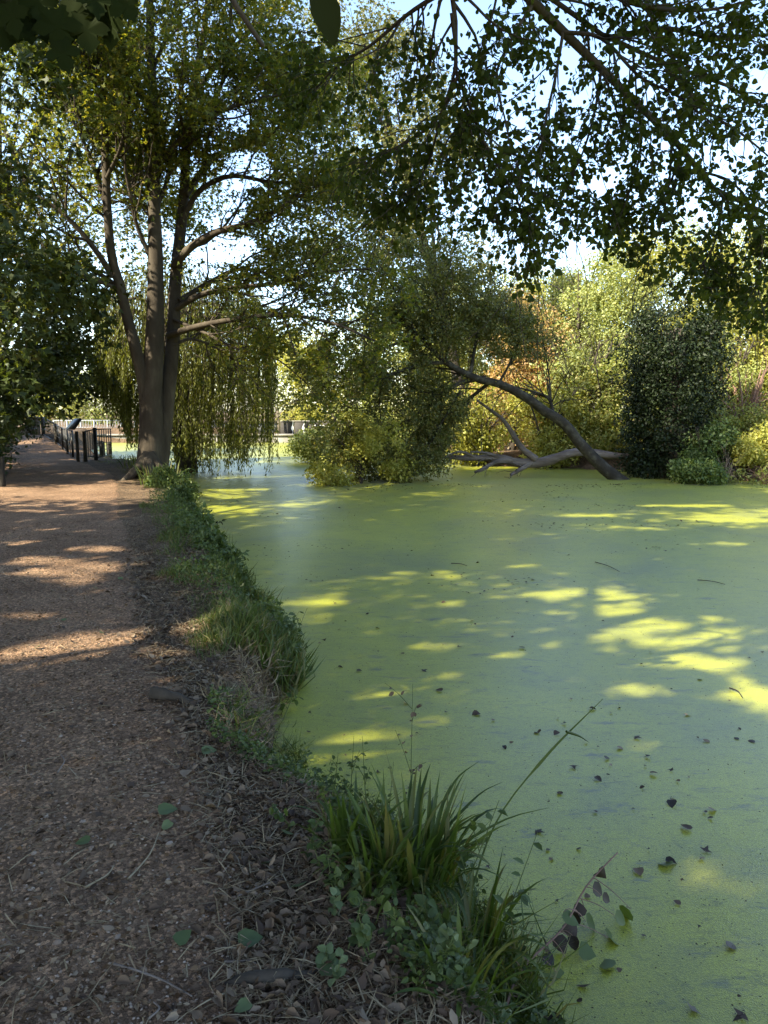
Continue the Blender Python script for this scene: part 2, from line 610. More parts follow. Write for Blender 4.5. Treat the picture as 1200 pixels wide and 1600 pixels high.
G_ORA = leaf_mat('orange_leaf', [(0.27, 0.22, 0.08), (0.38, 0.24, 0.10), (0.42, 0.26, 0.12), (0.28, 0.26, 0.08)], 0.35)
G_IVY = leaf_mat('ivy_leaf', [(0.008, 0.014, 0.004), (0.013, 0.022, 0.006), (0.026, 0.038, 0.011)], 0.15, 0.55, 0.25)  # albedo lowered: the shade on the ivy tower is put into this colour
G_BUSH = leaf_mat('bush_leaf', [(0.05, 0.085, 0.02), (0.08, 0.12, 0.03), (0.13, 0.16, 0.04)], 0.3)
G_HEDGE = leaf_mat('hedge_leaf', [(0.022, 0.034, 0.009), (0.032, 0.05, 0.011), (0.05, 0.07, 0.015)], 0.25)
G_GRASS = leaf_mat('grass_blade', [(0.04, 0.065, 0.013), (0.06, 0.09, 0.017), (0.09, 0.115, 0.027), (0.16, 0.14, 0.05)], 0.3)
G_STRAW = leaf_mat('dry_straw', [(0.16, 0.11, 0.06), (0.24, 0.18, 0.10), (0.30, 0.24, 0.15), (0.10, 0.065, 0.035)], 0.1)
G_SEDGE = leaf_mat('sedge_blade', [(0.032, 0.055, 0.009), (0.05, 0.08, 0.012), (0.075, 0.11, 0.016), (0.11, 0.10, 0.03)], 0.35, 0.45)
G_NETTLE = leaf_mat('herb_leaf', [(0.04, 0.062, 0.014), (0.06, 0.088, 0.02), (0.09, 0.12, 0.035)], 0.3)
G_GREYG = leaf_mat('grey_green_leaf', [(0.07, 0.10, 0.04), (0.10, 0.135, 0.055), (0.15, 0.185, 0.085)], 0.25)
G_DEAD = leaf_mat('dead_leaf', [(0.05, 0.030, 0.019), (0.09, 0.056, 0.034), (0.145, 0.097, 0.060), (0.23, 0.17, 0.115)], 0.1, 0.7)
G_DARK = leaf_mat('dark_dead_leaf', [(0.02, 0.014, 0.01), (0.035, 0.022, 0.014), (0.06, 0.035, 0.02)], 0.05, 0.55)
G_LIT = leaf_mat('litter_bits', [(0.04, 0.024, 0.013), (0.09, 0.053, 0.028), (0.16, 0.10, 0.055), (0.29, 0.215, 0.14), (0.06, 0.035, 0.02)], 0.05, 0.85, 0.1)
G_STONE = leaf_mat('gravel_stone', [(0.10, 0.068, 0.046), (0.16, 0.11, 0.076), (0.23, 0.165, 0.12), (0.34, 0.27, 0.21)], 0.0, 0.8, 0.2)
B_SYC = rough_mat('sycamore_bark', [(0.028, 0.021, 0.014), (0.055, 0.043, 0.030), (0.095, 0.078, 0.056)], 3.0, (1, 1, 0.35), 0.9, 0.5)
B_DARK = rough_mat('dark_bark', [(0.025, 0.02, 0.015), (0.05, 0.04, 0.03), (0.08, 0.065, 0.05)], 5.0, (1, 1, 0.4), 0.9, 0.5)
B_LEAN = rough_mat('leaning_bark', [(0.018, 0.014, 0.010), (0.035, 0.029, 0.021), (0.10, 0.09, 0.065)], 4.0, (1, 1, 1), 0.9, 0.8)
B_LOG = rough_mat('bleached_wood', [(0.06, 0.045, 0.035), (0.14, 0.11, 0.09), (0.24, 0.20, 0.17)], 3.0, (0.4, 2, 2), 0.9, 0.7)
B_PALE = rough_mat('pale_twig', [(0.10, 0.08, 0.065), (0.17, 0.135, 0.11), (0.23, 0.19, 0.16)], 6.0)
B_RED = rough_mat('reddish_twig', [(0.13, 0.07, 0.055), (0.20, 0.12, 0.09), (0.26, 0.17, 0.13)], 6.0)
B_GREEN = rough_mat('green_stem', [(0.05, 0.07, 0.02), (0.08, 0.10, 0.03), (0.11, 0.12, 0.04)], 6.0)

# ------------------------------------------------------------------ shoreline and ground
near_px = [(800, 1600), (765, 1490), (690, 1385), (570, 1290), (452, 1225), (440, 1150), (452, 1060), (440, 1000), (398, 955), (362, 905), (330, 860), (308, 820), (296, 785), (282, 756)]
SHORE_NEAR = [gp(u, v, WZ)[:2] for u, v in near_px]
POND = np.array([[4.5, -60], [2.6, -14], [1.6, -3], [0.95, 1.0]] + [list(p) for p in SHORE_NEAR] +
                [[-5.6, 21.3], [-6.7, 23.6], [-8.2, 25.9], [-9.8, 27.7], [-11.4, 30.2], [-13.2, 34], [-14.6, 38], [-16, 43], [-18, 47],
                 [-4, 47.4], [0.5, 46.8], [2.0, 43], [3.2, 37], [2.6, 31], [3.6, 27.4], [6.4, 26.3], [8.4, 25.2], [9.2, 23.0], [10.4, 21.6], [13.5, 20.6], [24, 19.5], [60, 17], [90, -60]])


def pond_sd(x, y):
    """Signed distance to the pond's edge: positive on land."""
    P = np.stack([np.ravel(x), np.ravel(y)], 1)
    best = np.full(len(P), 1e9)
    inside = np.zeros(len(P), bool)
    n = len(POND)
    for i in range(n):
        a, b = POND[i], POND[(i + 1) % n]
        ab = b - a
        t = np.clip(((P - a) @ ab) / (ab @ ab), 0, 1)
        best = np.minimum(best, np.hypot(*(P - a - t[:, None] * ab).T))
        c = (a[1] > P[:, 1]) != (b[1] > P[:, 1])
        with np.errstate(divide='ignore', invalid='ignore'):
            xi = (b[0] - a[0]) * (P[:, 1] - a[1]) / (b[1] - a[1]) + a[0]
        inside ^= c & (P[:, 0] < xi)
    return np.where(inside, -best, best).reshape(np.shape(x))


PR_Y = np.array([-40, -10, 1.0, 1.95, 3.0, 4.1, 5.4, 7.6, 12.3, 19.5, 26, 31, 36, 45, 60])
PR_X = np.array([2.0, 0.3, -0.12, -0.25, -0.58, -1.0, -1.6, -2.35, -4.15, -6.75, -10.4, -13.2, -16.4, -23, -36])


def path_right(y):
    return np.interp(y, PR_Y, PR_X) + 0.10 * fbm(np.asarray(y) * 1.3, np.zeros_like(np.asarray(y, float)), 5)


def path_left(y):
    w = np.interp(y, [-10, 5, 20, 30, 40], [3.2, 3.1, 2.9, 2.4, 2.2])
    return np.interp(y, PR_Y, PR_X) - w + 0.15 * fbm(np.asarray(y) * 1.1, np.ones_like(np.asarray(y, float)) * 9.3, 6)


def ground_z(x, y):
    x = np.asarray(x, float)
    y = np.asarray(y, float)
    sd = pond_sd(x, y)
    sd = sd + 0.10 * fbm(x * 1.7, y * 1.7, 21) * (y < 24)
    k = np.clip((sd + 0.35) / 0.75, 0, 1)
    k = k * k * (3 - 2 * k)
    top = 0.0 + 0.05 * fbm(x * 0.5, y * 0.5, 3, 3) + 0.018 * fbm(x * 4, y * 4, 31, 3)
    onp = (x < path_right(y) + 0.2) & (x > path_left(y) - 0.3)
    top = top + np.where(onp, 0, 0.03 * fbm(x * 5, y * 5, 41, 3))
    # the way rises towards the footbridge
    ramp_ = np.clip((y - 25.5) / 8.0, 0, 1) * np.clip((-7 - x) / 3, 0, 1)
    top = top + 0.55 * ramp_ * ramp_ * (3 - 2 * ramp_) * (y < 60)
    # left verge and far banks lift a little
    top = top + 0.25 * np.clip((path_left(y) - x - 0.3) / 3.0, 0, 1) * (y < 45)
    top = top + np.clip((x - 3) / 10, 0, 1) * np.clip((y - 20) / 8, 0, 1) * 0.5
    return (WZ - 0.55) * (1 - k) + top * k


def axis(segs):
    out = []
    for a, b, s in segs:
        out.append(np.arange(a, b, s))
    return np.concatenate(out + [[segs[-1][1]]])


GX = axis([(-400, -60, 34), (-60, -24, 4), (-24, -9, 0.6), (-9, -4, 0.16), (-4, 1.6, 0.075), (1.6, 4, 0.4), (4, 26, 1.1), (26, 60, 6), (60, 400, 34)])
GY = axis([(-400, -60, 34), (-60, -10, 5), (-10, 1, 0.8), (1, 6, 0.075), (6, 11, 0.15), (11, 24, 0.35), (24, 50, 0.7), (50, 90, 6), (90, 600, 51)])


def sheet(name, gx, gy, zf, mat):
    X, Y = np.meshgrid(gx, gy)
    Z = zf(X, Y)
    V = np.stack([X, Y, Z], -1).reshape(-1, 3)
    nx, ny = len(gx), len(gy)
    i = np.arange(ny - 1)[:, None] * nx
    j = np.arange(nx - 1)[None, :]
    F = np.stack([i + j, i + j + 1, i + nx + j + 1, i + nx + j], -1).reshape(-1, 4)
    return mesh_np(name, V, F, mat, smooth=True)


M_SOIL = ground_mat('bank_soil', [(0.075, 0.050, 0.031), (0.12, 0.082, 0.052), (0.17, 0.118, 0.076)], (1.6, 1.5, 1.3), (2.4, 2.2, 1.9), 150.0)
M_PATH = ground_mat('trodden_path', [(0.14, 0.085, 0.051), (0.222, 0.139, 0.086), (0.29, 0.19, 0.12)], (1.5, 1.45, 1.35), (2.1, 2.0, 1.85), 240.0)
tag(link('ground', sheet('ground', GX, GY, ground_z, M_SOIL)), kind='structure')

py = axis([(-12, 1, 0.8), (1, 7, 0.06), (7, 14, 0.12), (14, 48, 0.4)])
NS = 60
s = np.linspace(0, 1, NS)
PX = path_left(py)[:, None] * (1 - s) + path_right(py)[:, None] * s
PY = np.repeat(py[:, None], NS, 1)
ragged = 0.06 * fbm(PX * 6, PY * 6, 77, 3)
edge = np.minimum(s, 1 - s)[None, :]
PX = PX + ragged * (edge < 0.05)
PZ = ground_z(PX, PY) + 0.008 - 0.05 * np.clip(1 - edge / 0.06, 0, 1) ** 2
V = np.stack([PX, PY, PZ], -1).reshape(-1, 3)
i = np.arange(len(py) - 1)[:, None] * NS
j = np.arange(NS - 1)[None, :]
F = np.stack([i + j, i + j + 1, i + NS + j + 1, i + NS + j], -1).reshape(-1, 4)
tag(link('path', mesh_np('path', V, F, M_PATH, True)), kind='structure')

# water under an even skin of duckweed
wx = axis([(-60, -8, 2.0), (-8, 12, 0.25), (12, 100, 4)])
wy = axis([(-60, 1, 4), (1, 26, 0.2), (26, 60, 1.2)])
tag(link('water', sheet('water', wx, wy, lambda x, y: WZ + 0.006 * fbm(x * 1.5, y * 1.5, 90, 3), duckweed_mat())), kind='structure')


def surf(x, y):
    """What one stands on there: ground or path top."""
    z = ground_z(x, y)
    onp = (x < path_right(y)) & (x > path_left(y))
    return z + np.where(onp, 0.006, 0.0)


# ------------------------------------------------------------------ where sun reaches the ground through gaps in the leaves (u, v, half width, half height)
SPOTS = [(1030, 978, 150, 32), (1110, 1036, 90, 20), (985, 1078, 60, 16), (1190, 1085, 70, 40), (1065, 1095, 30, 8), (560, 1166, 90, 27), (640, 1135, 40, 14),
         (515, 938, 34, 8), (700, 943, 32, 7), (770, 1018, 40, 8), (610, 1082, 60, 7), (915, 1085, 22, 9), (925, 925, 70, 8), (860, 930, 60, 7), (690, 1010, 50, 8),
         (700, 1130, 40, 12), (780, 985, 60, 6), (830, 884, 30, 3), (930, 806, 60, 3), (1130, 850, 70, 4), (1170, 813, 60, 4), (1010, 1165, 45, 8), (1150, 1185, 55, 10),
         (1090, 1345, 25, 10), (660, 1208, 26, 14), (1150, 1010, 60, 8), (1070, 790, 80, 2.5),
         (345, 771, 75, 10), (480, 757, 60, 3)]
SPOTS_P = [(125, 888, 80, 17), (60, 878, 60, 8), (150, 860, 60, 6), (120, 905, 55, 8), (100, 1015, 150, 24), (215, 1000, 95, 26), (300, 985, 75, 28), (60, 960, 70, 8), (45, 1040, 60, 10),
           (150, 760, 55, 4), (190, 752, 40, 4), (90, 772, 50, 3), (60, 800, 40, 4), (130, 742, 40, 3), (70, 726, 30, 3), (110, 830, 60, 4), (40, 850, 40, 5), (60, 705, 20, 3), (250, 1040, 40, 8)]
_sp = []
for lst, z in ((SPOTS, WZ), (SPOTS_P, 0.0)):
    for u, v, ru, rv in lst:
        c = gp(u, v, z)
        e = gp(u + ru, v, z)
        a = gp(u, v - rv, z)
        b = gp(u, min(v + rv, 1599), z)
        _sp.append((c[0], 0.5 * (a[1] + b[1]), max(0.12, abs(e[0] - c[0])), max(0.12, 0.5 * abs(a[1] - b[1])), z))
for wx_, wy_, rx_, ry_ in ((.7, 22.4, 1.9, 1.0), (-.6, 21.6, 1.2, .9)):        # sun on the bush at the water below the leaning crown
    _sp.append((wx_, wy_, rx_, ry_, WZ))
_sp = np.array(_sp)
COT = 1 / math.tan(SUN_EL)


def lit_mask(pos, wob=0.35, open_water=True):
    """True where a leaf would shade one of the sunny spots."""
    m = np.zeros(len(pos), bool)
    for cx, cyy, rx, ry, z in _sp:
        h = (pos[:, 2] - z) * COT
        gx = pos[:, 0] + SUN_H[0] * h
        gy = pos[:, 1] + SUN_H[1] * h
        near = (np.abs(gx - cx) < rx * 1.6 + 0.2) & (np.abs(gy - cyy) < ry * 1.6 + 0.2)
        if near.any():
            q = ((gx[near] - cx) / rx) ** 2 + ((gy[near] - cyy) / ry) ** 2
            q = q + wob * 4.2 * fbm(gx[near] * 2.4 + gy[near], gy[near] * 5.5 - 1.6 * gx[near], 55, 4)
            w = np.zeros(near.sum(), bool)
            w[q + 0.5 * _hash(np.floor(gx[near] * 40), np.floor(gy[near] * 40 + pos[near][:, 2] * 31), 3) < 1.15] = True
            m[np.where(near)[0][w]] = True
    if not open_water:
        return m
    # the open stretch of water beyond the sycamore lies in full sun
    h = (pos[:, 2] - WZ) * COT
    gx = pos[:, 0] + SUN_H[0] * h
    gy = pos[:, 1] + SUN_H[1] * h
    far = (gy > 23.3 + 0.25 * gx + 0.8 * vnoise(gx * 0.8, gy * 0.8, 5)) & (gy < 45) & (gx > -5.0) & (gx < 0.8)
    return m | far


# ------------------------------------------------------------------ trees
def add_tree(name, label, cat, loc, bark, leafm, trunk_polys, twig_geo, leafset, tmpl, group=None, sides=10, curl=True, limb_polys=()):
    t = thing(name, label, cat, loc, group)
    v, f = tubes(trunk_polys, sides)
    link('trunk', mesh_np('trunk', v, f, bark, True), t)
    for p, r in limb_polys:
        v, f = tubes([(p, r)], 7)
        link('limb', mesh_np('limb', v, f, bark, True), t)
    if twig_geo is not None:
        tag(link('twigs', mesh_np('twigs', twig_geo[0], twig_geo[1], bark, True), t), kind='stuff')
    crown = None
    if leafset is not None and len(leafset[0]):
        c = rng.uniform(-1.0, 1.8, len(leafset[0])) if curl else None
        v, f = leaf_geo(*leafset, tmpl, c)
        crown = tag(link('crown', mesh_np('crown', v, f, leafm), t), kind='stuff')
    return t, crown


def to_batch(polys, n=16):
    P = np.stack([resample(p, n) for p, r in polys])
    Rr = np.stack([np.interp(np.linspace(0, 1, n), np.linspace(0, 1, len(r)), r) for p, r in polys])
    return P, Rr


def E0(u, v, y, rx, ry, rz):
    return (at(u, v, y), np.array([rx, ry, rz]))


# --- the many-stemmed sycamore on the bank
g = np.random.default_rng(101)
SY = 18.9


def pxline(pts, y0, y1=None, n=None):
    y1 = y0 if y1 is None else y1
    k = len(pts)
    return np.array([at(u, v, y0 + (y1 - y0) * i / (k - 1)) for i, (u, v) in enumerate(pts)])


def limb(pts, y0, y1, r0, r1, n=18):
    p = resample(pxline(pts, y0, y1), n)
    return p, np.linspace(r0, r1, n) if np.isscalar(r0) else np.interp(np.linspace(0, 1, n), np.linspace(0, 1, len(r0)), r0)


base = gp(234, 748, 0.0)
stemB = limb([(234, 752), (236, 725), (237, 690), (236, 640), (238, 590), (242, 520), (243, 400), (240, 300), (240, 200), (236, 100), (234, 0), (233, -150), (236, -300)], SY, SY - 0.3, [0.40, 0.29, 0.25, 0.215, 0.185, 0.155, 0.135, 0.118, 0.10, 0.08, 0.06, 0.04, 0.02], 0, 34)
stemC = limb([(244, 750), (248, 720), (254, 680), (260, 630), (266, 580), (271, 520), (273, 450), (280, 380), (288, 300), (292, 200), (305, 120), (320, 40), (332, -100), (340, -230)], SY + 0.1, SY + 0.8, [0.28, 0.22, 0.185, 0.165, 0.15, 0.138, 0.124, 0.108, 0.092, 0.078, 0.06, 0.05, 0.035, 0.02], 0, 34)
stemA = limb([(229, 640), (224, 595), (216, 560), (200, 500), (186, 440), (174, 400), (168, 330), (165, 250), (162, 100), (160, -80), (158, -200)], SY - 0.1, SY - 1.0, [0.16, 0.145, 0.12, 0.105, 0.095, 0.085, 0.075, 0.062, 0.05, 0.035, 0.02], 0, 28)
LB = [([(274, 412), (300, 385), (340, 362), (400, 345), (480, 300)], 19.1, 17.6, .11, .03),
      ([(290, 305), (318, 265), (345, 240), (420, 210), (500, 190)], 19.3, 20.6, .09, .025),
      ([(262, 525), (300, 512), (360, 500), (440, 492), (520, 505), (590, 535)], 19.1, 17.4, .085, .02),
      ([(275, 482), (310, 462), (360, 450), (430, 443), (510, 425), (580, 420)], 19.2, 18.2, .08, .02),
      ([(280, 470), (330, 440), (380, 420), (450, 440), (500, 470)], 19.2, 21.0, .07, .02),
      ([(283, 350), (310, 300), (360, 275), (430, 285), (530, 288)], 19.3, 18.4, .075, .02),
      ([(245, 262), (275, 225), (320, 185), (370, 165), (450, 145)], 18.8, 17.2, .075, .02),
      ([(300, 155), (335, 105), (380, 60), (430, 10), (470, -60)], 19.4, 20.4, .07, .02),
      ([(290, 240), (330, 170), (352, 110), (360, 40), (365, -60)], 19.3, 18.2, .06, .02),
      ([(176, 432), (150, 392), (110, 345), (60, 308), (0, 300), (-70, 310)], 18.4, 17.0, .075, .02),
      ([(182, 446), (150, 425), (100, 405), (55, 398), (-10, 405)], 18.5, 19.8, .06, .02),
      ([(186, 452), (150, 438), (110, 425), (60, 440), (20, 470)], 18.5, 16.6, .05, .02),
      ([(168, 330), (150, 270), (128, 215), (100, 160), (80, 90)], 18.2, 19.4, .06, .02),
      ([(243, 420), (215, 355), (205, 310), (195, 250), (205, 190)], 18.8, 17.6, .06, .02),
      ([(240, 190), (212, 120), (190, 60), (170, -20), (150, -100)], 18.7, 17.4, .06, .02),
      ([(241, 330), (262, 280), (270, 215), (285, 140), (290, 60)], 18.7, 20.0, .06, .02),
      ([(238, 110), (262, 50), (280, -20), (300, -110)], 18.7, 17.6, .05, .02),
      ([(166, 280), (190, 225), (200, 160), (215, 90)], 18.1, 17.0, .05, .02),
      ([(164, 180), (140, 110), (110, 50), (90, -30)], 18.0, 16.8, .05, .02),
      ([(270, 540), (300, 530), (340, 545), (390, 580)], 19.1, 20.4, .045, .015),
      ([(243, 380), (232, 330), (190, 300), (140, 290)], 18.8, 20.2, .05, .02),
      ([(309, 110), (360, 95), (420, 100), (500, 90)], 19.5, 18.2, .05, .02),
      ([(272, 500), (320, 520), (370, 545), (430, 560), (480, 600)], 19.1, 17.4, .045, .012)]
syc_limbs = [limb(a, y0, y1, r0, r1) for a, y0, y1, r0, r1 in LB]
P0, R0 = to_batch(syc_limbs, 16)
Pa, Ra = to_batch([(stemA[0][10:], stemA[1][10:]), (stemB[0][14:], stemB[1][14:]), (stemC[0][14:], stemC[1][14:])], 16)
P1, R1 = sprout(P0, R0, 15, 0.15, 1.0, (0.4, 1.1), (0.9, 2.6), 8, 0.16, (0, 0, 0.15), 0.6, 0.25, g, 0.35)
P1b, R1b = sprout(Pa, Ra, 15, 0.02, 1.0, (0.5, 1.1), (1.0, 2.8), 8, 0.16, (0, 0, 0.25), 0.35, 0.25, g, 0.3)
P1, R1 = np.concatenate([P1, P1b]), np.concatenate([R1, R1b])
P2, R2 = sprout(P1, R1, 9, 0.2, 1.0, (0.4, 1.2), (0.35, 1.0), 5, 0.2, (0, 0, -0.05), 0.6, 0.4, g)
L = leaves_on(P2, 18, 0.05, (0.08, 0.135), 1.1, 0.16, g, 0.4)
L = cat4(L, clump_leaves([E0(u, v_, y_, a, 1.6, b_) for u, v_, y_, a, b_ in ((110, 330, 19, 1.6, 1.0), (190, 400, 20, 1.2, 1.0), (330, 420, 20, 1.4, .9), (420, 380, 19, 1.5, 1.0), (450, 270, 19, 1.5, 1.2), (330, 230, 18.5, 1.5, 1.2), (470, 130, 19, 1.5, 1.2), (120, 180, 18, 1.5, 1.4), (400, 60, 19, 1.6, 1.2), (220, 300, 20.5, 1.3, 1.3), (500, 430, 18.5, 1.2, .8), (60, 250, 18, 1.4, 1.2), (250, 440, 21, 1.0, .7), (300, 350, 20.5, .9, .8), (180, 360, 20, 1.1, .8), (230, 400, 20.6, 1.0, .6), (140, 300, 19.5, 1.2, .9), (90, 400, 20, 1.1, .6), (320, 460, 20, 1.2, .5), (270, 310, 20.6, .9, .8), (380, 330, 20, 1.0, .7), (40, 350, 19, 1.0, .7), (170, 250, 19.5, 1.2, .8))], 620, 46, (.25, .7), (.08, .135), g, 1.0, .1))
keep = ~(lit_mask(L[0]) & (g.uniform(size=len(L[0])) < 0.75))
uu, vv, _ = project(L[0])
# the open windows of sky beside the stems
for wu, wv, a, b in ((345, 315, 45, 42), (350, 390, 60, 22), (385, 265, 40, 30), (130, 350, 30, 16), (75, 360, 22, 12), (435, 465, 40, 18), (180, 340, 14, 25), (365, 185, 30, 20)):
    keep &= ~((((uu - wu) / a) ** 2 + ((vv - wv) / b) ** 2 < 1) & (g.uniform(size=len(uu)) < 0.85))
keep &= (fbm(L[0][:, 0] * .9 + 3.1, L[0][:, 2] * .9 + .5 * L[0][:, 1], 63, 3) < .30) | (g.uniform(size=len(keep)) < .35)
L = mask4(L, keep)
tw = join_geo(tubes_batch(P1, np.maximum(R1, 0.008), 4), tubes_batch(P2[::2], np.maximum(R2[::2], 0.004), 3))
roots = [(resample([base + np.array([0.0, 0.0, 0.55]), base + np.array([0.42 * dx, 0.42 * dy, 0.12]), base + np.array([0.8 * dx, 0.8 * dy, -0.14])], 8), np.linspace(0.17, 0.04, 8)) for dx, dy in ((1, -.3), (-0.8, -.7), (0.2, -1), (-1, .2), (.7, .7))]
add_tree('sycamore_tree', 'tall sycamore with three grey stems rising from one base beside the path', 'tree', base, B_SYC, G_SYC,
         [stemB, stemC, stemA] + roots, tw, L, STAR, sides=14, limb_polys=syc_limbs)

# --- weeping willow behind it
g = np.random.default_rng(102)
wb = at(292, 700, 24.6); wb[2] = ground_z(wb[0], wb[1])
wt = at(262, 520, 24.4)
wtop = [at(u, v, y) for u, v, y in ((190, 470, 23.6), (240, 440, 25.0), (300, 470, 23.4), (350, 480, 25.2), (395, 520, 24.2), (150, 500, 24.4), (330, 500, 22.6), (270, 470, 22.4))]
wl_limbs = [(resample([wt, 0.5 * (wt + p) + np.array([0, 0, 0.5]), p], 10), np.linspace(0.12, 0.03, 10)) for p in wtop]
n = 560
uS = g.uniform(150, 428, n)
yS = g.uniform(22.0, 26.2, n)
vtop = 545 - 95 * np.sqrt(np.clip(1 - ((uS - 275) / 165) ** 2, 0, 1)) + g.uniform(-20, 50, n)
low = np.interp(uS, [150, 182, 200, 250, 300, 385, 400, 428], [625, 650, 700, 715, 738, 745, 720, 745])
vbot = low - np.abs(g.normal(0, 1, n)) * 38
far_r = uS > 400
vbot[far_r] = np.where(g.uniform(size=far_r.sum()) < 0.5, vbot[far_r], g.uniform(620, 690, far_r.sum()))
strands = []
for k in range(n):
    a = at(uS[k], vtop[k], yS[k])
    dep = yS[k] / cp
    lowest = WZ + 0.12
    b = at(uS[k] + g.normal(0, 5), vbot[k], yS[k])
    b[2] = max(b[2], lowest)
    m = 0.5 * (a + b) + np.array([g.normal(0, 0.12), g.normal(0, 0.12), 0.15])
    st = a + np.array([-(a[0] - wt[0]) * 0.12, 0, 0.35])
    strands.append(resample([st, a, m, b], 14))
PW = np.stack(strands)
RW = np.repeat(np.linspace(0.010, 0.003, 14)[None], n, 0)
P2, R2 = sprout(PW, RW, 5, 0.15, 0.9, (0.2, 0.5), (0.4, 1.1), 6, 0.05, (0, 0, -1.6), 0.7, 0.5, g)
P2[:, :, 2] = np.maximum(P2[:, :, 2], WZ + 0.08)
L = cat4(leaves_on(PW, 105, 0.02, (0.09, 0.15), 0.1, 0.04, g, 0.7, 1.2), leaves_on(P2, 22, 0.0, (0.08, 0.14), 0.1, 0.03, g, 0.7, 1.2))
L2 = clump_leaves([(at(275, 480, 24.4), np.array([2.8, 1.8, 0.7]))], 110, 60, (0.3, 0.6), (0.09, 0.14), g, 0.1)
L = cat4(L, L2)
L = mask4(L, ~(lit_mask(L[0]) & (g.uniform(size=len(L[0])) < 0.4)))
add_tree('weeping_willow', 'weeping willow trailing long curtains of narrow leaves over the water', 'tree', wb, B_DARK, G_WIL,
         [(resample([wb - np.array([0, 0, .3]), 0.5 * (wb + wt) + np.array([.15, 0, 0]), wt], 12), np.linspace(0.38, 0.22, 12))],
         tubes_batch(PW, RW, 3), L, NARROW, limb_polys=wl_limbs)

# --- leaning tree out over the water
g = np.random.default_rng(103)
LY = 22.2
lean = limb([(985, 762), (962, 745), (935, 722), (905, 690), (880, 660), (850, 640), (815, 615), (780, 598), (735, 586), (690, 560), (650, 520), (610, 480)], LY, LY - 0.6, [0.20, 0.185, 0.165, 0.15, 0.14, 0.13, 0.115, 0.105, 0.09, 0.06, 0.045, 0.025], 0, 36)
lean[0][:] += 0.02 * np.cumsum(g.normal(0, .6, lean[0].shape), 0)[:, [0, 1, 2]] * .5
LL = [([(760, 590), (715, 600), (660, 640), (600, 690), (560, 720)], LY - .4, LY - .2, .075, .02),
      ([(770, 594), (730, 625), (690, 655), (630, 690)], LY - .3, LY + .9, .06, .02),
      ([(700, 566), (660, 570), (600, 590), (540, 630), (510, 680)], LY - .5, LY - 1.2, .06, .02),
      ([(690, 560), (690, 500), (675, 440), (665, 400)], LY - .5, LY, .06, .015),
      ([(735, 586), (745, 530), (760, 480), (755, 430)], LY - .4, LY + .8, .055, .015),
      ([(655, 525), (610, 540), (560, 560), (510, 600)], LY - .6, LY + .5, .05, .015),
      ([(865, 648), (861, 630), (855, 620), (820, 608), (790, 602)], LY, LY + .3, .05, .02),
      ([(861, 630), (858, 590), (850, 540), (845, 500)], LY + .1, LY + .5, .03, .01),
      ([(780, 598), (800, 560), (815, 510), (810, 470)], LY - .3, LY + .3, .04, .012),
      ([(620, 490), (580, 490), (540, 510), (500, 540)], LY - .6, LY - 1.4, .04, .012),
      ([(720, 610), (690, 660), (670, 700), (660, 730)], LY - .4, LY - .7, .04, .015),
      ([(650, 520), (620, 460), (600, 420)], LY - .6, LY - 1.2, .04, .012)]
ll = [limb(a, y0, y1, r0, r1) for a, y0, y1, r0, r1 in LL]
P0, R0 = to_batch(ll + [(lean[0][22:], lean[1][22:])], 16)
P1, R1 = sprout(P0, R0, 21, 0.12, 1.0, (0.4, 1.2), (0.6, 1.8), 7, 0.16, (0, 0, -0.05), 0.5, 0.3, g)
P2, R2 = sprout(P1, R1, 9, 0.15, 1.0, (0.4, 1.2), (0.3, 0.8), 5, 0.2, (0, 0, -0.15), 0.6, 0.4, g)
P2[:, :, 2] = np.maximum(P2[:, :, 2], WZ + 0.05)
L = leaves_on(P2, 26, 0.05, (0.06, 0.105), 0.7, 0.06, g, 0.5)
L = cat4(L, clump_leaves([E0(u, v_, LY - .3, a, .9, b_) for u, v_, a, b_ in ((640, 600, 1.0, .8), (600, 670, .9, .7), (690, 520, 1.0, .9), (690, 650, .8, .8), (590, 720, .8, .3), (650, 470, .9, .7), (750, 480, .8, .7), (570, 600, .7, .7), (720, 420, .7, .5), (650, 720, .8, .3), (780, 540, .6, .5))], 420, 62, (.18, .42), (.055, .10), g, .5, .2))
uu, vv, _ = project(L[0])
bound = np.interp(vv, [380, 420, 500, 560, 600, 660, 745], [760, 790, 850, 850, 800, 720, 700])
keep = (uu < bound + g.normal(0, 12, len(uu))) & (L[0][:, 2] > WZ + 0.03)
keep &= ~((uu > 735) & (vv > 560) & (g.uniform(size=len(uu)) < 0.9))
L = mask4(L, keep)
add_tree('leaning_tree', 'dark trunk leaning low across the water from the ivy with a wide leafy crown', 'tree', gp(975, 752, WZ), B_LEAN, G_LEAN,
         [lean], join_geo(tubes_batch(P1, np.maximum(R1, 0.006), 4), tubes_batch(P2[::2], np.maximum(R2[::2], 0.003), 3)), L, DIAMOND, sides=12, limb_polys=ll)

# --- fallen bleached trunk lying in the water behind it
g = np.random.default_rng(104)
FY = 23.2
log = limb([(1005, 712), (960, 712), (915, 706), (885, 710), (850, 722), (815, 724), (780, 715), (745, 716), (700, 714), (660, 708)], FY + .2, FY, [.08, .10, .12, .14, .15, .14, .105, .085, .065, .03], 0, 30)
lb = [limb([(838, 718), (815, 700), (800, 676), (785, 655), (765, 640), (745, 625)], FY, FY + .3, .11, .03),
      limb([(800, 718), (775, 722), (755, 732), (742, 738)], FY, FY - .3, .09, .04),
      limb([(780, 714), (760, 708), (735, 706)], FY, FY - .2, .05, .03),
      limb([(830, 724), (812, 734), (798, 742)], FY, FY - .3, .08, .05),
      limb([(745, 716), (720, 706), (700, 712), (680, 722)], FY, FY - .3, .05, .02)]
for p, r in lb + [log]:
    p[:, 2] = np.maximum(p[:, 2], WZ - 0.05)
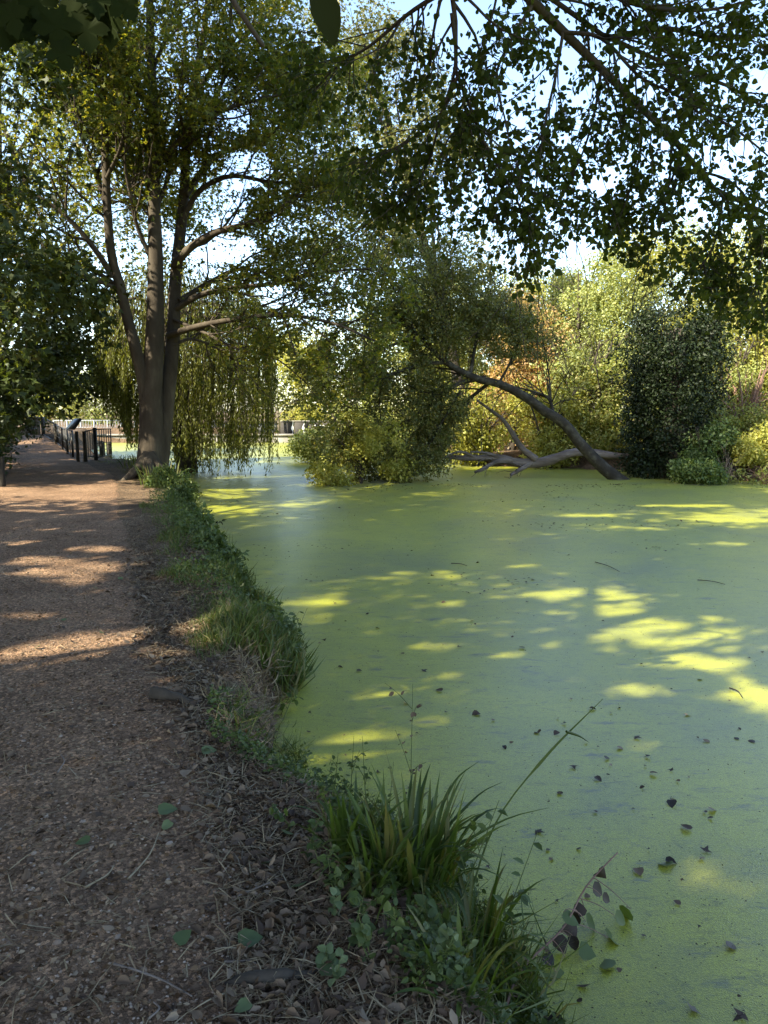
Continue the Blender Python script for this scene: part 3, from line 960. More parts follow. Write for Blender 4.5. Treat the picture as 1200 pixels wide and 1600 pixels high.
t = thing('fallen_log', 'bleached grey fallen trunk lying on the duckweed with an upturned bare limb', 'log', log[0][len(log[0]) // 2])
v, f = tubes([log], 11)
v = v + 0.02 * rand_unit(len(v), g)
link('trunk', mesh_np('trunk', v, f, B_LOG, True), t)
for p, r in lb:
    v, f = tubes([(p, r)], 8)
    link('limb', mesh_np('limb', v, f, B_LOG, True), t)
P0, R0 = to_batch(lb + [log], 14)
P1, R1 = sprout(P0, R0, 6, 0.3, 1.0, (0.5, 1.2), (0.3, 1.1), 6, 0.18, (0, 0, 0.1), 0.3, 0.3, g)
v, f = tubes_batch(P1, np.maximum(R1, .006), 4)
tag(link('twigs', mesh_np('twigs', v, f, B_LOG, True), t), kind='stuff')

# --- ivy tower
g = np.random.default_rng(105)
IY = 22.9
ib = at(1052, 752, IY)
ells = [(at(u, v, IY), np.array([r, r, h])) for u, v, r, h in ((1050, 720, 1.35, .8), (1045, 660, 1.25, 1.0), (1050, 600, 1.2, 1.0), (1062, 550, 1.25, .9), (1040, 520, .8, .7), (1090, 530, .7, .6), (1010, 620, .6, .9), (1005, 700, .5, .9), (1105, 610, .5, .7), (988, 545, .5, .45), (1125, 545, .5, .45), (1005, 500, .5, .4), (1105, 500, .55, .4), (1060, 482, .45, .3), (1000, 735, .7, .35), (1105, 735, .6, .35), (975, 600, .3, .3), (1000, 660, .4, .3), (1120, 690, .4, .4))]
L = clump_leaves(ells, 1000, 40, (0.14, 0.50), (0.07, 0.12), g, 0.4, 0.55)
L = mask4(L, (L[0][:, 2] > WZ + 0.02) & ((fbm(L[0][:, 0] * 1.7, L[0][:, 2] * 1.7 + L[0][:, 1], 12, 3) < .2) | (g.uniform(size=len(L[0])) < .25)))
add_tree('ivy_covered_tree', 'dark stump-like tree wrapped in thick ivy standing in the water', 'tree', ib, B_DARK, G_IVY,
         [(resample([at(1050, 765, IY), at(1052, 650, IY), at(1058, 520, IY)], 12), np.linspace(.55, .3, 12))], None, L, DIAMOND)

# --- trees of the far and right banks, each one on its own
def bank_tree(name, label, u, vbase, vtop, y, w, leafm, seed, tmpl=DIAMOND, size=(0.10, 0.16), clumps=260, per=85, cr=(0.35, 0.85), lean=0.0, group='trees on the far banks', bark=B_DARK, droop=0.0, bare=0.0, depth=None):
    g = np.random.default_rng(seed)
    b = at(u, vbase, y)
    b[2] = max(ground_z(b[0], y), WZ) - 0.05
    tpt = at(u + lean, vtop, y)
    H = tpt[2] - b[2]
    wm = w / 1200.0 * y
    dp = depth or min(wm, 2.6)
    mid = b + np.array([(tpt[0] - b[0]) * .6, 0, H * 0.55])
    trunk = (resample([b, b + (mid - b) * 0.5 + np.array([g.normal(0, .15), 0, 0]), mid, tpt - np.array([0, 0, H * .12])], 14), np.linspace(0.03 * H ** .8 + .05, 0.02, 14))
    limbs = []
    for k in range(9):
        f = g.uniform(0.2, 0.85)
        p = trunk[0][int(f * 13)]
        a = g.uniform(0, 2 * np.pi)
        e = p + np.array([np.cos(a) * wm * .8 * g.uniform(.5, 1), np.sin(a) * dp * .8, H * g.uniform(.08, .28)])
        limbs.append((resample([p, 0.5 * (p + e) + np.array([0, 0, .2]), e], 10), np.linspace(.05, .015, 10)))
    ells = []
    nl = 11
    for k in range(nl):
        f = (k + .5) / nl + g.normal(0, .03)
        wid = np.sin(np.pi * np.clip(0.12 + 0.80 * f, 0, 1)) ** 0.6
        c = b + (tpt - b) * (0.10 + 0.83 * f) + np.array([g.normal(0, .42) * wm * wid, g.normal(0, .3) * dp, 0])
        rr = wm * wid * g.uniform(.32, .72)
        ells.append((c, np.array([rr, min(dp * .8, rr * 1.1), H * g.uniform(.08, .13)])))
    L = clump_leaves(ells, clumps, per, cr, size, g, 0.45, 0.35)
    L = mask4(L, (fbm(L[0][:, 0] * 1.1 + seed, L[0][:, 2] * 1.1 + .6 * L[0][:, 1], seed, 3) < .20) | (g.uniform(size=len(L[0])) < .2))
    L = mask4(L, L[0][:, 2] > WZ + 0.03)
    P0, R0 = to_batch(limbs + [trunk], 12)
    P1, R1 = sprout(P0, R0, int(9 + bare * 14), 0.25, 1.0, (0.3, 1.0), (0.10 * H, 0.25 * H), 6, 0.14, (0, 0, 0.15), 0.4, 0.3, g)
    return add_tree(name, label, 'tree', b, bark, leafm, [trunk], tubes_batch(P1, np.maximum(R1, .008), 3), L, tmpl, group, 8, True, limbs)


def tall_tree(label, base, ells, n_cl, per, leafm, seed, size=(.10, .17)):
    g = np.random.default_rng(seed)
    b = np.array([base[0], base[1], float(ground_z(base[0], base[1])) - .05])
    E_ = [E0(*e) for e in ells]
    top = max((e[0] for e in E_), key=lambda c: c[2])
    trunk = (resample([b, b + (top - b) * .4 + np.array([.2, 0, .4]), top], 16), np.linspace(.26, .03, 16))
    limbs = [(resample([trunk[0][4 + k % 9], .5 * (trunk[0][6 + k % 8] + e[0]) + np.array([0, 0, .4]), e[0]], 12), np.linspace(.08, .02, 12)) for k, e in enumerate(E_)]
    P0, R0 = to_batch(limbs, 12)
    P1, R1 = sprout(P0, R0, 14, .2, 1.0, (.3, 1.0), (.8, 2.4), 6, .14, (0, 0, .05), .4, .3, g)
    L = clump_leaves(E_, n_cl, per, (.3, .85), size, g, .7, .1)
    k = (fbm(L[0][:, 0] * .8, L[0][:, 2] * .8 + .4 * L[0][:, 1], seed, 3) < .22) | (g.uniform(size=len(L[0])) < .2)
    k &= ~(lit_mask(L[0]) & (g.uniform(size=len(k)) < .6))
    return add_tree('tall_bank_tree', label, 'tree', b, B_DARK, leafm, [trunk], tubes_batch(P1, np.maximum(R1, .008), 4), mask4(L, k), STAR, 'tall trees behind the sycamore', 9, True, limbs)


tall_tree('tall tree filling the sky to the left of the sycamore stems', (-14.2, 27.5), [(40, 120, 26, 2.6, 2, 2.0), (120, 60, 26.5, 2.4, 2, 2.0), (20, 260, 25.5, 2.4, 2, 1.6), (110, 220, 26, 2.2, 2, 1.8), (70, 350, 26, 2.2, 2, 1.2), (170, 330, 27, 1.8, 2, 1.4), (200, 180, 27, 1.8, 2, 1.8), (0, 30, 26, 2.4, 2, 2), (220, 420, 27, 1.6, 1.6, 1.0), (280, 300, 28, 1.6, 1.6, 1.4)], 480, 62, G_SYC, 231)
tall_tree('tall dusky tree closing the sky between the sycamore and the overhanging limb', (3.6, 31.2), [(640, 330, 30, 2.4, 2, 1.7), (590, 230, 30, 2.2, 2, 1.7), (680, 220, 30, 2.0, 2, 1.7), (550, 370, 29.5, 2.2, 2, 1.3), (700, 400, 30, 2.0, 2, 1.2), (620, 120, 30.5, 2.2, 2, 1.8), (540, 130, 30, 2.0, 2, 1.8), (500, 290, 29.5, 1.8, 2, 1.5), (480, 400, 29, 1.6, 1.6, 1.0), (560, 40, 30, 2, 2, 1.6)], 480, 62, G_LEAN, 232)
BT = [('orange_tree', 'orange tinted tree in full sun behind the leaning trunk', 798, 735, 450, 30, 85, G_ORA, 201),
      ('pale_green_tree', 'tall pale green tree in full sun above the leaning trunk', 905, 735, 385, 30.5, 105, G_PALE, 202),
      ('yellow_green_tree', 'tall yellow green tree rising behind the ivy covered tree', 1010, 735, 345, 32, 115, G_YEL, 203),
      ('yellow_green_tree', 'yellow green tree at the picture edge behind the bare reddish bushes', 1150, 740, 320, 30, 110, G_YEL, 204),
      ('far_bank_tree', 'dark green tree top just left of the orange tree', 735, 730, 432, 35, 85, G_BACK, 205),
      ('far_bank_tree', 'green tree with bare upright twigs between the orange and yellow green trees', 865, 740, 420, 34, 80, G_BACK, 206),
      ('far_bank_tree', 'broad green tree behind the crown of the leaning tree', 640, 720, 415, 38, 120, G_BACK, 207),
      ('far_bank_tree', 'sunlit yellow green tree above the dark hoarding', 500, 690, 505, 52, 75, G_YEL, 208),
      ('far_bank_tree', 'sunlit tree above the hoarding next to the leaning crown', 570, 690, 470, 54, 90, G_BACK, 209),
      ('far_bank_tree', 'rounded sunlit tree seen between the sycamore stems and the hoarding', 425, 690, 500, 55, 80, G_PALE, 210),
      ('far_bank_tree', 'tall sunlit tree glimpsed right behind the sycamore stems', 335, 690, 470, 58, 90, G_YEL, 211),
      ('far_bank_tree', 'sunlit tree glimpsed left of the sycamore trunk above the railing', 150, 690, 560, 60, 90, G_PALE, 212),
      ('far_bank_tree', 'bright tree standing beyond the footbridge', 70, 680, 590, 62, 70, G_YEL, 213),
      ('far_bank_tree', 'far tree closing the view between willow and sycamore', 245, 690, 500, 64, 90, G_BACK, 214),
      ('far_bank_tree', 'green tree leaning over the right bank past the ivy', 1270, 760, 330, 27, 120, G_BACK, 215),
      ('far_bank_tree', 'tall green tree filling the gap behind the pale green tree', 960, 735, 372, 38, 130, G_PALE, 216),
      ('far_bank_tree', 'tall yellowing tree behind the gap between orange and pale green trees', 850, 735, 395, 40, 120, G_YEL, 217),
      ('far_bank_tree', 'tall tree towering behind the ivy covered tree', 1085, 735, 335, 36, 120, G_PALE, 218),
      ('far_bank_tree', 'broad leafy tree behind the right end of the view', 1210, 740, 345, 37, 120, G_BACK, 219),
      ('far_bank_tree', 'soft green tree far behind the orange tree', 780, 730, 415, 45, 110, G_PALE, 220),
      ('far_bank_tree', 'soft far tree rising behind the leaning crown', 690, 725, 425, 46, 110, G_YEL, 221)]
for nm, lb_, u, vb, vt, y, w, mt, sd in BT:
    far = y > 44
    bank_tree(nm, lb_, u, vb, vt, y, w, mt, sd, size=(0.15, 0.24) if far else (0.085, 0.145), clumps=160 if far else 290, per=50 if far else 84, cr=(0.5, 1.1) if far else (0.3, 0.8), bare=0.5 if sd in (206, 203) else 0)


def bush(name, label, u, v0, v1, y, w, leafm, seed, cat='bush', size=(0.06, 0.11), clumps=120, per=60, cr=(0.18, 0.4), tmpl=DIAMOND, group=None, dp=None, zmin=None, bark=B_DARK, stems=9, twl=None):
    """A low bush: stems from one foot, leaf clumps about them. v0 foot, v1 top."""
    g = np.random.default_rng(seed)
    b = at(u, v0, y)
    b[2] = max(float(ground_z(b[0], y)), WZ - 0.03)
    top = at(u, v1, y)
    H = top[2] - b[2]
    wm = w / 1200.0 * y
    dp = dp or min(wm, 1.2)
    polys = []
    for k in range(stems):
        a = g.uniform(0, 2 * np.pi)
        e = b + np.array([np.cos(a) * wm * g.uniform(.2, .9), np.sin(a) * dp * g.uniform(.2, .9), H * g.uniform(.15 if clumps == 0 else .5, .95)])
        polys.append((resample([b, b + (e - b) * .4 + np.array([0, 0, H * .15]), e], 9), np.linspace(.02, .006, 9) * max(0.5, H) * (.5 if clumps == 0 else 1)))
    ells = [(b + np.array([g.normal(0, .45) * wm, g.normal(0, .4) * dp, H * f]), np.array([wm * .45, dp * .5, H * .22])) for f in np.linspace(.12, .82, 8)]
    L = clump_leaves(ells, clumps, per, cr, size, g, 0.6, 0.3)
    L = mask4(L, (fbm(L[0][:, 0] * 2.2 + seed, L[0][:, 2] * 2.2 + L[0][:, 1], seed, 3) < .22) | (g.uniform(size=len(L[0])) < .2))
    L = mask4(L, L[0][:, 2] > np.maximum(ground_z(L[0][:, 0], L[0][:, 1]), WZ) + 0.01)
    t = thing(name, label, cat, b, group)
    v, f = tubes(polys, 5)
    link('stems', mesh_np('stems', v, f, bark, True), t)
    P0, R0 = to_batch(polys, 9)
    P1, R1 = sprout(P0, R0, 7, .2, 1, (.4, 1.1), twl or (.15 * H, .4 * H), 5, .15, (0, 0, .1), .5, .4, g)
    v, f = tubes_batch(P1, np.maximum(R1, .003), 3)
    tag(link('twigs', mesh_np('twigs', v, f, bark), t), kind='stuff')
    if clumps:
        v, f = leaf_geo(*L, tmpl, g.uniform(-1, 2, len(L[0])))
        tag(link('foliage', mesh_np('foliage', v, f, leafm), t), kind='stuff')
    return t


BU = [('waterside_bush', 'light green bush at the water edge just right of the ivy', 1100, 756, 662, 21.6, 40, G_BUSH, 301),
      ('waterside_bush', 'small dark low bush at the foot of the ivy', 1095, 760, 722, 21.0, 34, G_BUSH, 302),
      ('waterside_bush', 'sunlit bush at the picture edge on the right bank', 1185, 758, 668, 21.8, 45, G_YEL, 303),
      ('waterside_bush', 'bright yellow green bush low on the water under the leaning crown', 565, 744, 650, 20.9, 62, G_YEL, 304),
      ('waterside_bush', 'straggling pale bush standing in sunlit duckweed before the hoarding', 505, 716, 678, 29, 52, G_PALE, 305),
      ('bank_bush', 'sunlit yellow green bush behind the bare limb of the fallen trunk', 850, 732, 600, 26.6, 75, G_YEL, 306),
      ('bank_bush', 'green thicket behind the leaning trunk beside the ivy', 945, 735, 560, 26.8, 60, G_BACK, 307),
      ('bank_bush', 'sunlit thicket behind the dense leaning crown', 745, 732, 600, 27.4, 70, G_YEL, 308),
      ('bank_bush', 'leafy thicket hidden low behind the leaning crown', 660, 728, 590, 28.5, 80, G_BACK, 309),
      ('bank_bush', 'green bush right of the ivy below the bare reddish twigs', 1150, 742, 640, 23.6, 55, G_BACK, 310),
      ('bank_bush', 'yellow green bush above the reddish twigs at the picture edge', 1190, 735, 500, 25.5, 60, G_YEL, 311),
      ('bank_bush', 'tall yellow green thicket behind the ivy covered tree', 1045, 735, 470, 26.5, 70, G_YEL, 314),
      ('bank_bush', 'tall green thicket between ivy and the picture edge', 1125, 738, 520, 26.0, 60, G_PALE, 315),
      ('bank_bush', 'soft green thicket above the fallen trunk', 905, 735, 520, 27.8, 65, G_PALE, 316),
      ('bank_bush', 'pale bush along the far bank below the rounded tree', 470, 690, 628, 50, 45, G_YEL, 312),
      ('bank_bush', 'leafy bush over the far end of the hoarding', 560, 690, 630, 48.6, 55, G_PALE, 313)]
for nm, lb_, u, v0, v1, y, w, mt, sd in BU:
    big = y > 25
    bush(nm, lb_, u, v0, v1, y, w, mt, sd, size=(0.08, 0.14) if big else (0.06, 0.11), clumps=170 if big else 150, per=70, cr=(0.25, 0.6) if big else (0.15, 0.35), group='bushes along the far banks')
for u, v0, v1, y, w, sd, m_, lb_ in ((1160, 745, 560, 24.6, 60, 321, B_RED, 'bare reddish thicket of thin twigs on the right bank'), (1135, 760, 690, 20.9, 32, 322, B_PALE, 'tangle of pale dead branches at the water edge beside the light green bush'), (1195, 764, 725, 20.7, 34, 323, B_RED, 'low dead brushwood at the picture edge trailing into the duckweed')):
    bush('dead_brushwood', lb_, u, v0, v1, y, w, G_BACK, sd, 'brushwood', clumps=0 if m_ is B_PALE else 25, per=30, bark=m_, stems=16 if m_ is B_RED else 9, twl=None)

# --- trees along the left of the path
def row_tree(name, label, x, y, H, rad, c_off, seed, leafm=G_LEFT, low=0.35, clumps=260, per=70, size=(0.14, 0.22), tmpl=STAR, bark=B_DARK, cr=(0.4, 0.9), group='trees along the path side', carve=True, extra=(), trunk_r=0.22):
    g = np.random.default_rng(seed)
    b = np.array([x, y, float(ground_z(x, y)) - 0.08])
    c = np.array([x + c_off[0], y + c_off[1], b[2] + H * (low + 1) * 0.5])
    top = np.array([c[0], c[1], b[2] + H * 0.92])
    trunk = (resample([b, b + np.array([.1, 0, H * .25]), 0.5 * (b + top) + np.array([c_off[0] * .1, c_off[1] * .1, 0]), top], 16), np.linspace(trunk_r, 0.04, 16))
    limbs = []
    for k in range(12):
        f = g.uniform(0.25, .9)
        p = trunk[0][int(f * 15)]
        a = 2 * np.pi * k / 12 + g.normal(0, .3)
        e = c + np.array([np.cos(a) * rad[0] * .8, np.sin(a) * rad[1] * .8, H * (f - .55) * .8])
        limbs.append((resample([p, 0.5 * (p + e) + np.array([0, 0, .5]), e], 10), np.linspace(.09, .02, 10)))
    ells = []
    for k in range(13):
        a = g.uniform(0, 2 * np.pi)
        q = g.uniform(0.1, .75)
        ells.append((c + np.array([np.cos(a) * rad[0] * q, np.sin(a) * rad[1] * q, g.uniform(-.42, .42) * H * (1 - low)]), np.array([rad[0] * .45, rad[1] * .45, H * (1 - low) * .2])))
    ells += list(extra)
    L = clump_leaves(ells, clumps, per, cr, size, g, 0.8, 0.2)
    if carve:
        L = mask4(L, ~lit_mask(L[0]))
    L = mask4(L, L[0][:, 2] > ground_z(L[0][:, 0], L[0][:, 1]) + 0.05)
    P0, R0 = to_batch(limbs, 10)
    P1, R1 = sprout(P0, R0, 9, 0.25, 1.0, (0.3, 1.0), (0.8, 2.2), 6, 0.15, (0, 0, 0.0), 0.5, 0.3, g)
    return add_tree(name, label, 'tree', b, bark, leafm, [trunk], tubes_batch(P1, np.maximum(R1, .008), 4), L, tmpl, group, 10, True, limbs)


def E(u, v, y, rx, ry, rz):
    return (at(u, v, y), np.array([rx, ry, rz]))


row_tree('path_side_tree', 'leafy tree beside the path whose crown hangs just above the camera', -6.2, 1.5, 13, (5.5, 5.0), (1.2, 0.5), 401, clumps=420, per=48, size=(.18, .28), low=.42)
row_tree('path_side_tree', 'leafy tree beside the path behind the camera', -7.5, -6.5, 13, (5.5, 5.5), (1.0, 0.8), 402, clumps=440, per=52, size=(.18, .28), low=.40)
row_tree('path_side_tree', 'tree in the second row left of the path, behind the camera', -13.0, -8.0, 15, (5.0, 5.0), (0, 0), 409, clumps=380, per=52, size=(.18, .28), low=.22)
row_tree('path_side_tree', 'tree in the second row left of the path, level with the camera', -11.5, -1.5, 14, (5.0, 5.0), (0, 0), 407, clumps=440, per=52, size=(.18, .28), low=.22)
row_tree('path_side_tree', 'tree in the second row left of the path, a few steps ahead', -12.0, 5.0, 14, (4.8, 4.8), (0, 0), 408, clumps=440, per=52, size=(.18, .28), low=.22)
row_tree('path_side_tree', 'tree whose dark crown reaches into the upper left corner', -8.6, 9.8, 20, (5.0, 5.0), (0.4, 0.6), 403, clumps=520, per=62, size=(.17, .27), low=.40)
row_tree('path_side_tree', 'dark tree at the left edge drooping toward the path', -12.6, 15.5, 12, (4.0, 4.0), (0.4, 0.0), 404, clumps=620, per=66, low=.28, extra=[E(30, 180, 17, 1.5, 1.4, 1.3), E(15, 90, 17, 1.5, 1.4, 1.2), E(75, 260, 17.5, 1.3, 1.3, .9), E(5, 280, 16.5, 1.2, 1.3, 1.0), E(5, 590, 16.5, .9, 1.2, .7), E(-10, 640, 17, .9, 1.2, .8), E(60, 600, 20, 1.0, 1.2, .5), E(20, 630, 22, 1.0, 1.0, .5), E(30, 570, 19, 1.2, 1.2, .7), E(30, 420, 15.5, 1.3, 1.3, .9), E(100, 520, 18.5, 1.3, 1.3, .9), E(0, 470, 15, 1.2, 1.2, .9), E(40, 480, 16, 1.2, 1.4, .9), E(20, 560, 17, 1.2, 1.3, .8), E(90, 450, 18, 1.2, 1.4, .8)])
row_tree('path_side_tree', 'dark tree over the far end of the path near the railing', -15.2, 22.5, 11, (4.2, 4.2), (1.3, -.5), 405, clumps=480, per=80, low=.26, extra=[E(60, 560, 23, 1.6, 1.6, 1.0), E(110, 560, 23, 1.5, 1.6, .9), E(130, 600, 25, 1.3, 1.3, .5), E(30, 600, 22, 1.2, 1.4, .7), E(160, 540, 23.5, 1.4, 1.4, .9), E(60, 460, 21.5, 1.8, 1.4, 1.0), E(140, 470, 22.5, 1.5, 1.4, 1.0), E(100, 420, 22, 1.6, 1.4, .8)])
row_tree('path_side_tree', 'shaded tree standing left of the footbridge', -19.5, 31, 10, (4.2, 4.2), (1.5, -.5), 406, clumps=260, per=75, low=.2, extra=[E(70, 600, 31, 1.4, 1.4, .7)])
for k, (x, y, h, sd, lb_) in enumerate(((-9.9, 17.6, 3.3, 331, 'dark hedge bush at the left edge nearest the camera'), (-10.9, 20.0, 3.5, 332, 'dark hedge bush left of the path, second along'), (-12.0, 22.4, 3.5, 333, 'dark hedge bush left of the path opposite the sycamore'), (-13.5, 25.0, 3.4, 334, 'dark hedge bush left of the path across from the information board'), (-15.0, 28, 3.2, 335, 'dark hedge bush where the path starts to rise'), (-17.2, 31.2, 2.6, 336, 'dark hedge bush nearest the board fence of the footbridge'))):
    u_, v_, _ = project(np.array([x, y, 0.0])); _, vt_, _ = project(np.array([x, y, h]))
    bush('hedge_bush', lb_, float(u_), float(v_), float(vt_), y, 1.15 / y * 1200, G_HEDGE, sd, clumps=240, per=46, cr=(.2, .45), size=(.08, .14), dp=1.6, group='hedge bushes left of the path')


def mat_of(pos, d, nrm, size):
    d = unit(d)
    r = unit(np.cross(d, nrm))
    n = np.cross(r, d)
    M = Matrix.Identity(4)
    for i in range(3):
        M[i][0], M[i][1], M[i][2], M[i][3] = float(r[i] * size), float(d[i] * size), float(n[i] * size), float(pos[i])
    return M


def place(name, me, parent, M):
    o = bpy.data.objects.new(name, me)
    COL.objects.link(o)
    if parent is not None:
        o.parent = parent
        o.matrix_parent_inverse = Matrix.Translation(-world_loc(parent))
    o.matrix_basis = M
    return o


def leaf_variants(name, tmpl, mat, k=4, thick=True):
    out = []
    for i in range(k):
        V = tmpl[0].copy()
        c = [-0.6, 0.8, 1.6, 2.6][i % 4]
        V[:, 2] *= c
        V[:, 2] += 0.06 * np.sin(V[:, 1] * 3 + i) * (i % 3)
        out.append(mesh_np(name, V, tmpl[1], mat, False))
    return out


def leaf_objects(parent, S, meshes, name='leaf'):
    for k in range(len(S[0])):
        place(name, meshes[k % len(meshes)], parent, mat_of(S[0][k], S[1][k], S[2][k], S[3][k]))


# --- the poplar overhead: a limb arches over the path and droops to the right
g = np.random.default_rng(501)
pb = np.array([-4.6, -2.2, float(ground_z(-4.6, -2.2)) - .1])
p_tr = (resample([pb, pb + np.array([.1, .1, 3]), np.array([-4.0, -1.6, 6.5]), np.array([-3.4, -1.0, 11])], 16), np.linspace(.38, .08, 16))


def plimb(px, y0, y1, r0, r1, lead=()):
    p = np.array(list(lead) + list(pxline(px, y0, y1)))
    return resample(p, 20), np.linspace(r0, r1, 20)


pop_limbs = [
    plimb([(790, -40), (830, 10), (880, 50), (940, 105), (1000, 170), (1050, 215), (1085, 265), (1130, 305), (1200, 335), (1290, 360)], 6.3, 8.4, .10, .016, [(-4.1, -1.7, 5.8), (-2.2, 1.8, 6.6), (-.3, 4.6, 6.2)]),
    plimb([(840, -40), (890, 12), (950, 60), (1040, 100), (1130, 130), (1230, 190)], 6.6, 7.6, .065, .012, [(-3.9, -1.4, 7.0), (-1.5, 2.2, 7.6), (.5, 5.0, 6.6)]),
    plimb([(703, -40), (708, 50), (712, 110), (732, 165), (752, 215), (762, 290), (778, 350)], 6.0, 6.3, .06, .006, [(-2.0, 2.0, 6.6), (-.2, 4.6, 6.2)]),
    plimb([(706, 20), (712, 100), (690, 180), (670, 250), (640, 310), (590, 350)], 6.0, 6.6, .016, .004),
    plimb([(752, 215), (790, 280), (815, 330), (832, 380), (835, 430)], 6.1, 6.4, .013, .004),
    plimb([(705, -20), (640, 20), (580, 70), (520, 110), (470, 170)], 6.1, 7.0, .02, .004),
    plimb([(715, 120), (680, 190), (620, 230), (560, 262), (520, 300)], 6.0, 6.9, .014, .004),
    plimb([(880, 50), (868, 120), (852, 190), (842, 260), (832, 330)], 6.6, 6.3, .014, .004),
    plimb([(940, 105), (930, 170), (910, 240), (880, 300), (868, 345)], 6.9, 6.6, .014, .004),
    plimb([(1000, 170), (1000, 240), (980, 310), (955, 370)], 7.2, 6.9, .014, .004),
    plimb([(1050, 215), (1045, 290), (1030, 360), (1005, 420)], 7.4, 7.1, .014, .004),
    plimb([(1130, 305), (1120, 370), (1090, 430), (1070, 480)], 7.9, 7.5, .013, .004),
    plimb([(1085, 265), (1150, 290), (1190, 370), (1180, 460)], 7.7, 7.3, .014, .004),
    plimb([(1200, 335), (1220, 420), (1190, 490)], 8.1, 7.8, .012, .004),
    plimb([(950, 60), (1040, 45), (1130, 60), (1230, 50)], 6.9, 7.8, .03, .006),
    plimb([(1040, 100), (1100, 170), (1160, 210), (1230, 270)], 7.1, 7.0, .02, .005),
    plimb([(860, -60), (930, -20), (1010, 10), (1110, 15), (1210, -10)], 6.5, 7.0, .03, .006),
    plimb([(880, 50), (940, 60), (1000, 120), (1060, 150), (1120, 200)], 6.6, 6.1, .018, .005),
    plimb([(830, 10), (800, 60), (775, 120), (790, 190), (800, 250)], 6.4, 6.0, .015, .004)]
P0, R0 = to_batch(pop_limbs, 18)
tail = np.stack([resample(p[0][8:] if k < 3 else p[0], 18) for k, p in enumerate(pop_limbs)])
P1, R1 = sprout(tail, R0, 20, 0.08, 1.0, (0.4, 1.2), (0.25, 1.0), 7, 0.16, (0, 0, -0.35), 0.5, 0.3, g)
P2, R2 = sprout(P1, R1, 8, 0.15, 1.0, (0.4, 1.1), (0.12, 0.42), 5, 0.18, (0, 0, -0.3), 0.6, 0.5, g)
L = cat4(leaves_on(P2, 7, 0.1, (0.026, 0.062), 0.5, 0.045, g, 0.4, 0.5), leaves_on(P1, 4, 0.2, (0.04, 0.065), 0.7, 0.045, g, 0.4, 0.5))
uu, vv, dd = project(L[0])
keep = np.ones(len(uu), bool)
for wu, wv, a, b, pr in ((820, 330, 70, 60, .35), (860, 240, 60, 60, .3), (700, 40, 45, 45, .45), (760, 400, 70, 50, .6), (930, 190, 40, 40, .3), (800, 150, 40, 40, .3), (660, 20, 50, 40, .5)):
    keep &= ~((((uu - wu) / a) ** 2 + ((vv - wv) / b) ** 2 < 1) & (g.uniform(size=len(uu)) < pr))
low_edge = np.interp(uu, [450, 560, 650, 760, 830, 900, 960, 1040, 1120, 1200], [200, 330, 420, 440, 460, 360, 400, 440, 500, 520])
keep &= vv < low_edge + g.normal(0, 12, len(uu))
keep &= ~lit_mask(L[0], open_water=False)
L = mask4(L, keep)
print('poplar leaves', len(L[0]))
# the crown above, out of the picture, that shades the near water
top_ells = [(np.array(c, float), np.array(r, float)) for c, r in (((-3.5, -1, 9.5), (3.2, 3.2, 2)), ((0, 1.5, 9.5), (3.2, 3, 1.8)), ((2.6, 4.5, 8.8), (3, 2.6, 1.6)), ((-1, 5.5, 9.4), (3, 2.8, 1.6)), ((4.5, 7.5, 8.2), (2.6, 2.4, 1.2)), ((1, -3, 9.5), (3.5, 3, 2)), ((5.5, 3, 8.4), (2.4, 3, 1.3)), ((-4, 3.5, 10.5), (3, 3, 2)))]
LT = clump_leaves(top_ells, 430, 66, (.4, .9), (.13, .20), g, 0.8, 0.1)
LT = mask4(LT, ~lit_mask(LT[0]))
uu, vv, dd = project(LT[0])
LT = mask4(LT, ~((vv > -25) & (LT[0][:, 1] > 0.3)))
up_limbs = [(resample([p_tr[0][8 + k % 6], 0.5 * (p_tr[0][10] + e[0]) + np.array([0, 0, .8]), e[0]], 14), np.linspace(.11, .03, 14)) for k, e in enumerate(top_ells)]
PU, RU = to_batch(up_limbs, 14)
PU1, RU1 = sprout(PU, RU, 14, .3, 1, (.4, 1.2), (.8, 2.2), 6, .15, (0, 0, .1), .4, .3, g)
uu, vv, dd = project(L[0])
score = np.where((uu > 0) & (uu < 1200) & (vv > 0) & (vv < 600), L[3] / dd, 0)
order = np.argsort(-score)
near, rest = mask4(L, order[:300]), mask4(L, order[300:])
tw = join_geo(tubes_batch(P1, np.maximum(R1, .003), 4), tubes_batch(P2[::2], np.maximum(R2[::2], .0016), 3), tubes_batch(PU1, np.maximum(RU1, .006), 3))
pop, pcrown = add_tree('poplar_tree', 'poplar whose dark limb arches overhead and droops with round leaves at upper right', 'tree', pb, B_DARK, G_POP, [p_tr], tw, rest, ASPEN, limb_polys=pop_limbs + up_limbs)
pcrown['kind'] = 'stuff'
v, f = leaf_geo(*LT, STAR, g.uniform(-1, 2, len(LT[0])))
tag(link('upper_crown', mesh_np('upper_crown', v, f, G_POP), pop), kind='stuff')
leaf_objects(pcrown, near, leaf_variants('leaf', ASPEN, G_POP))

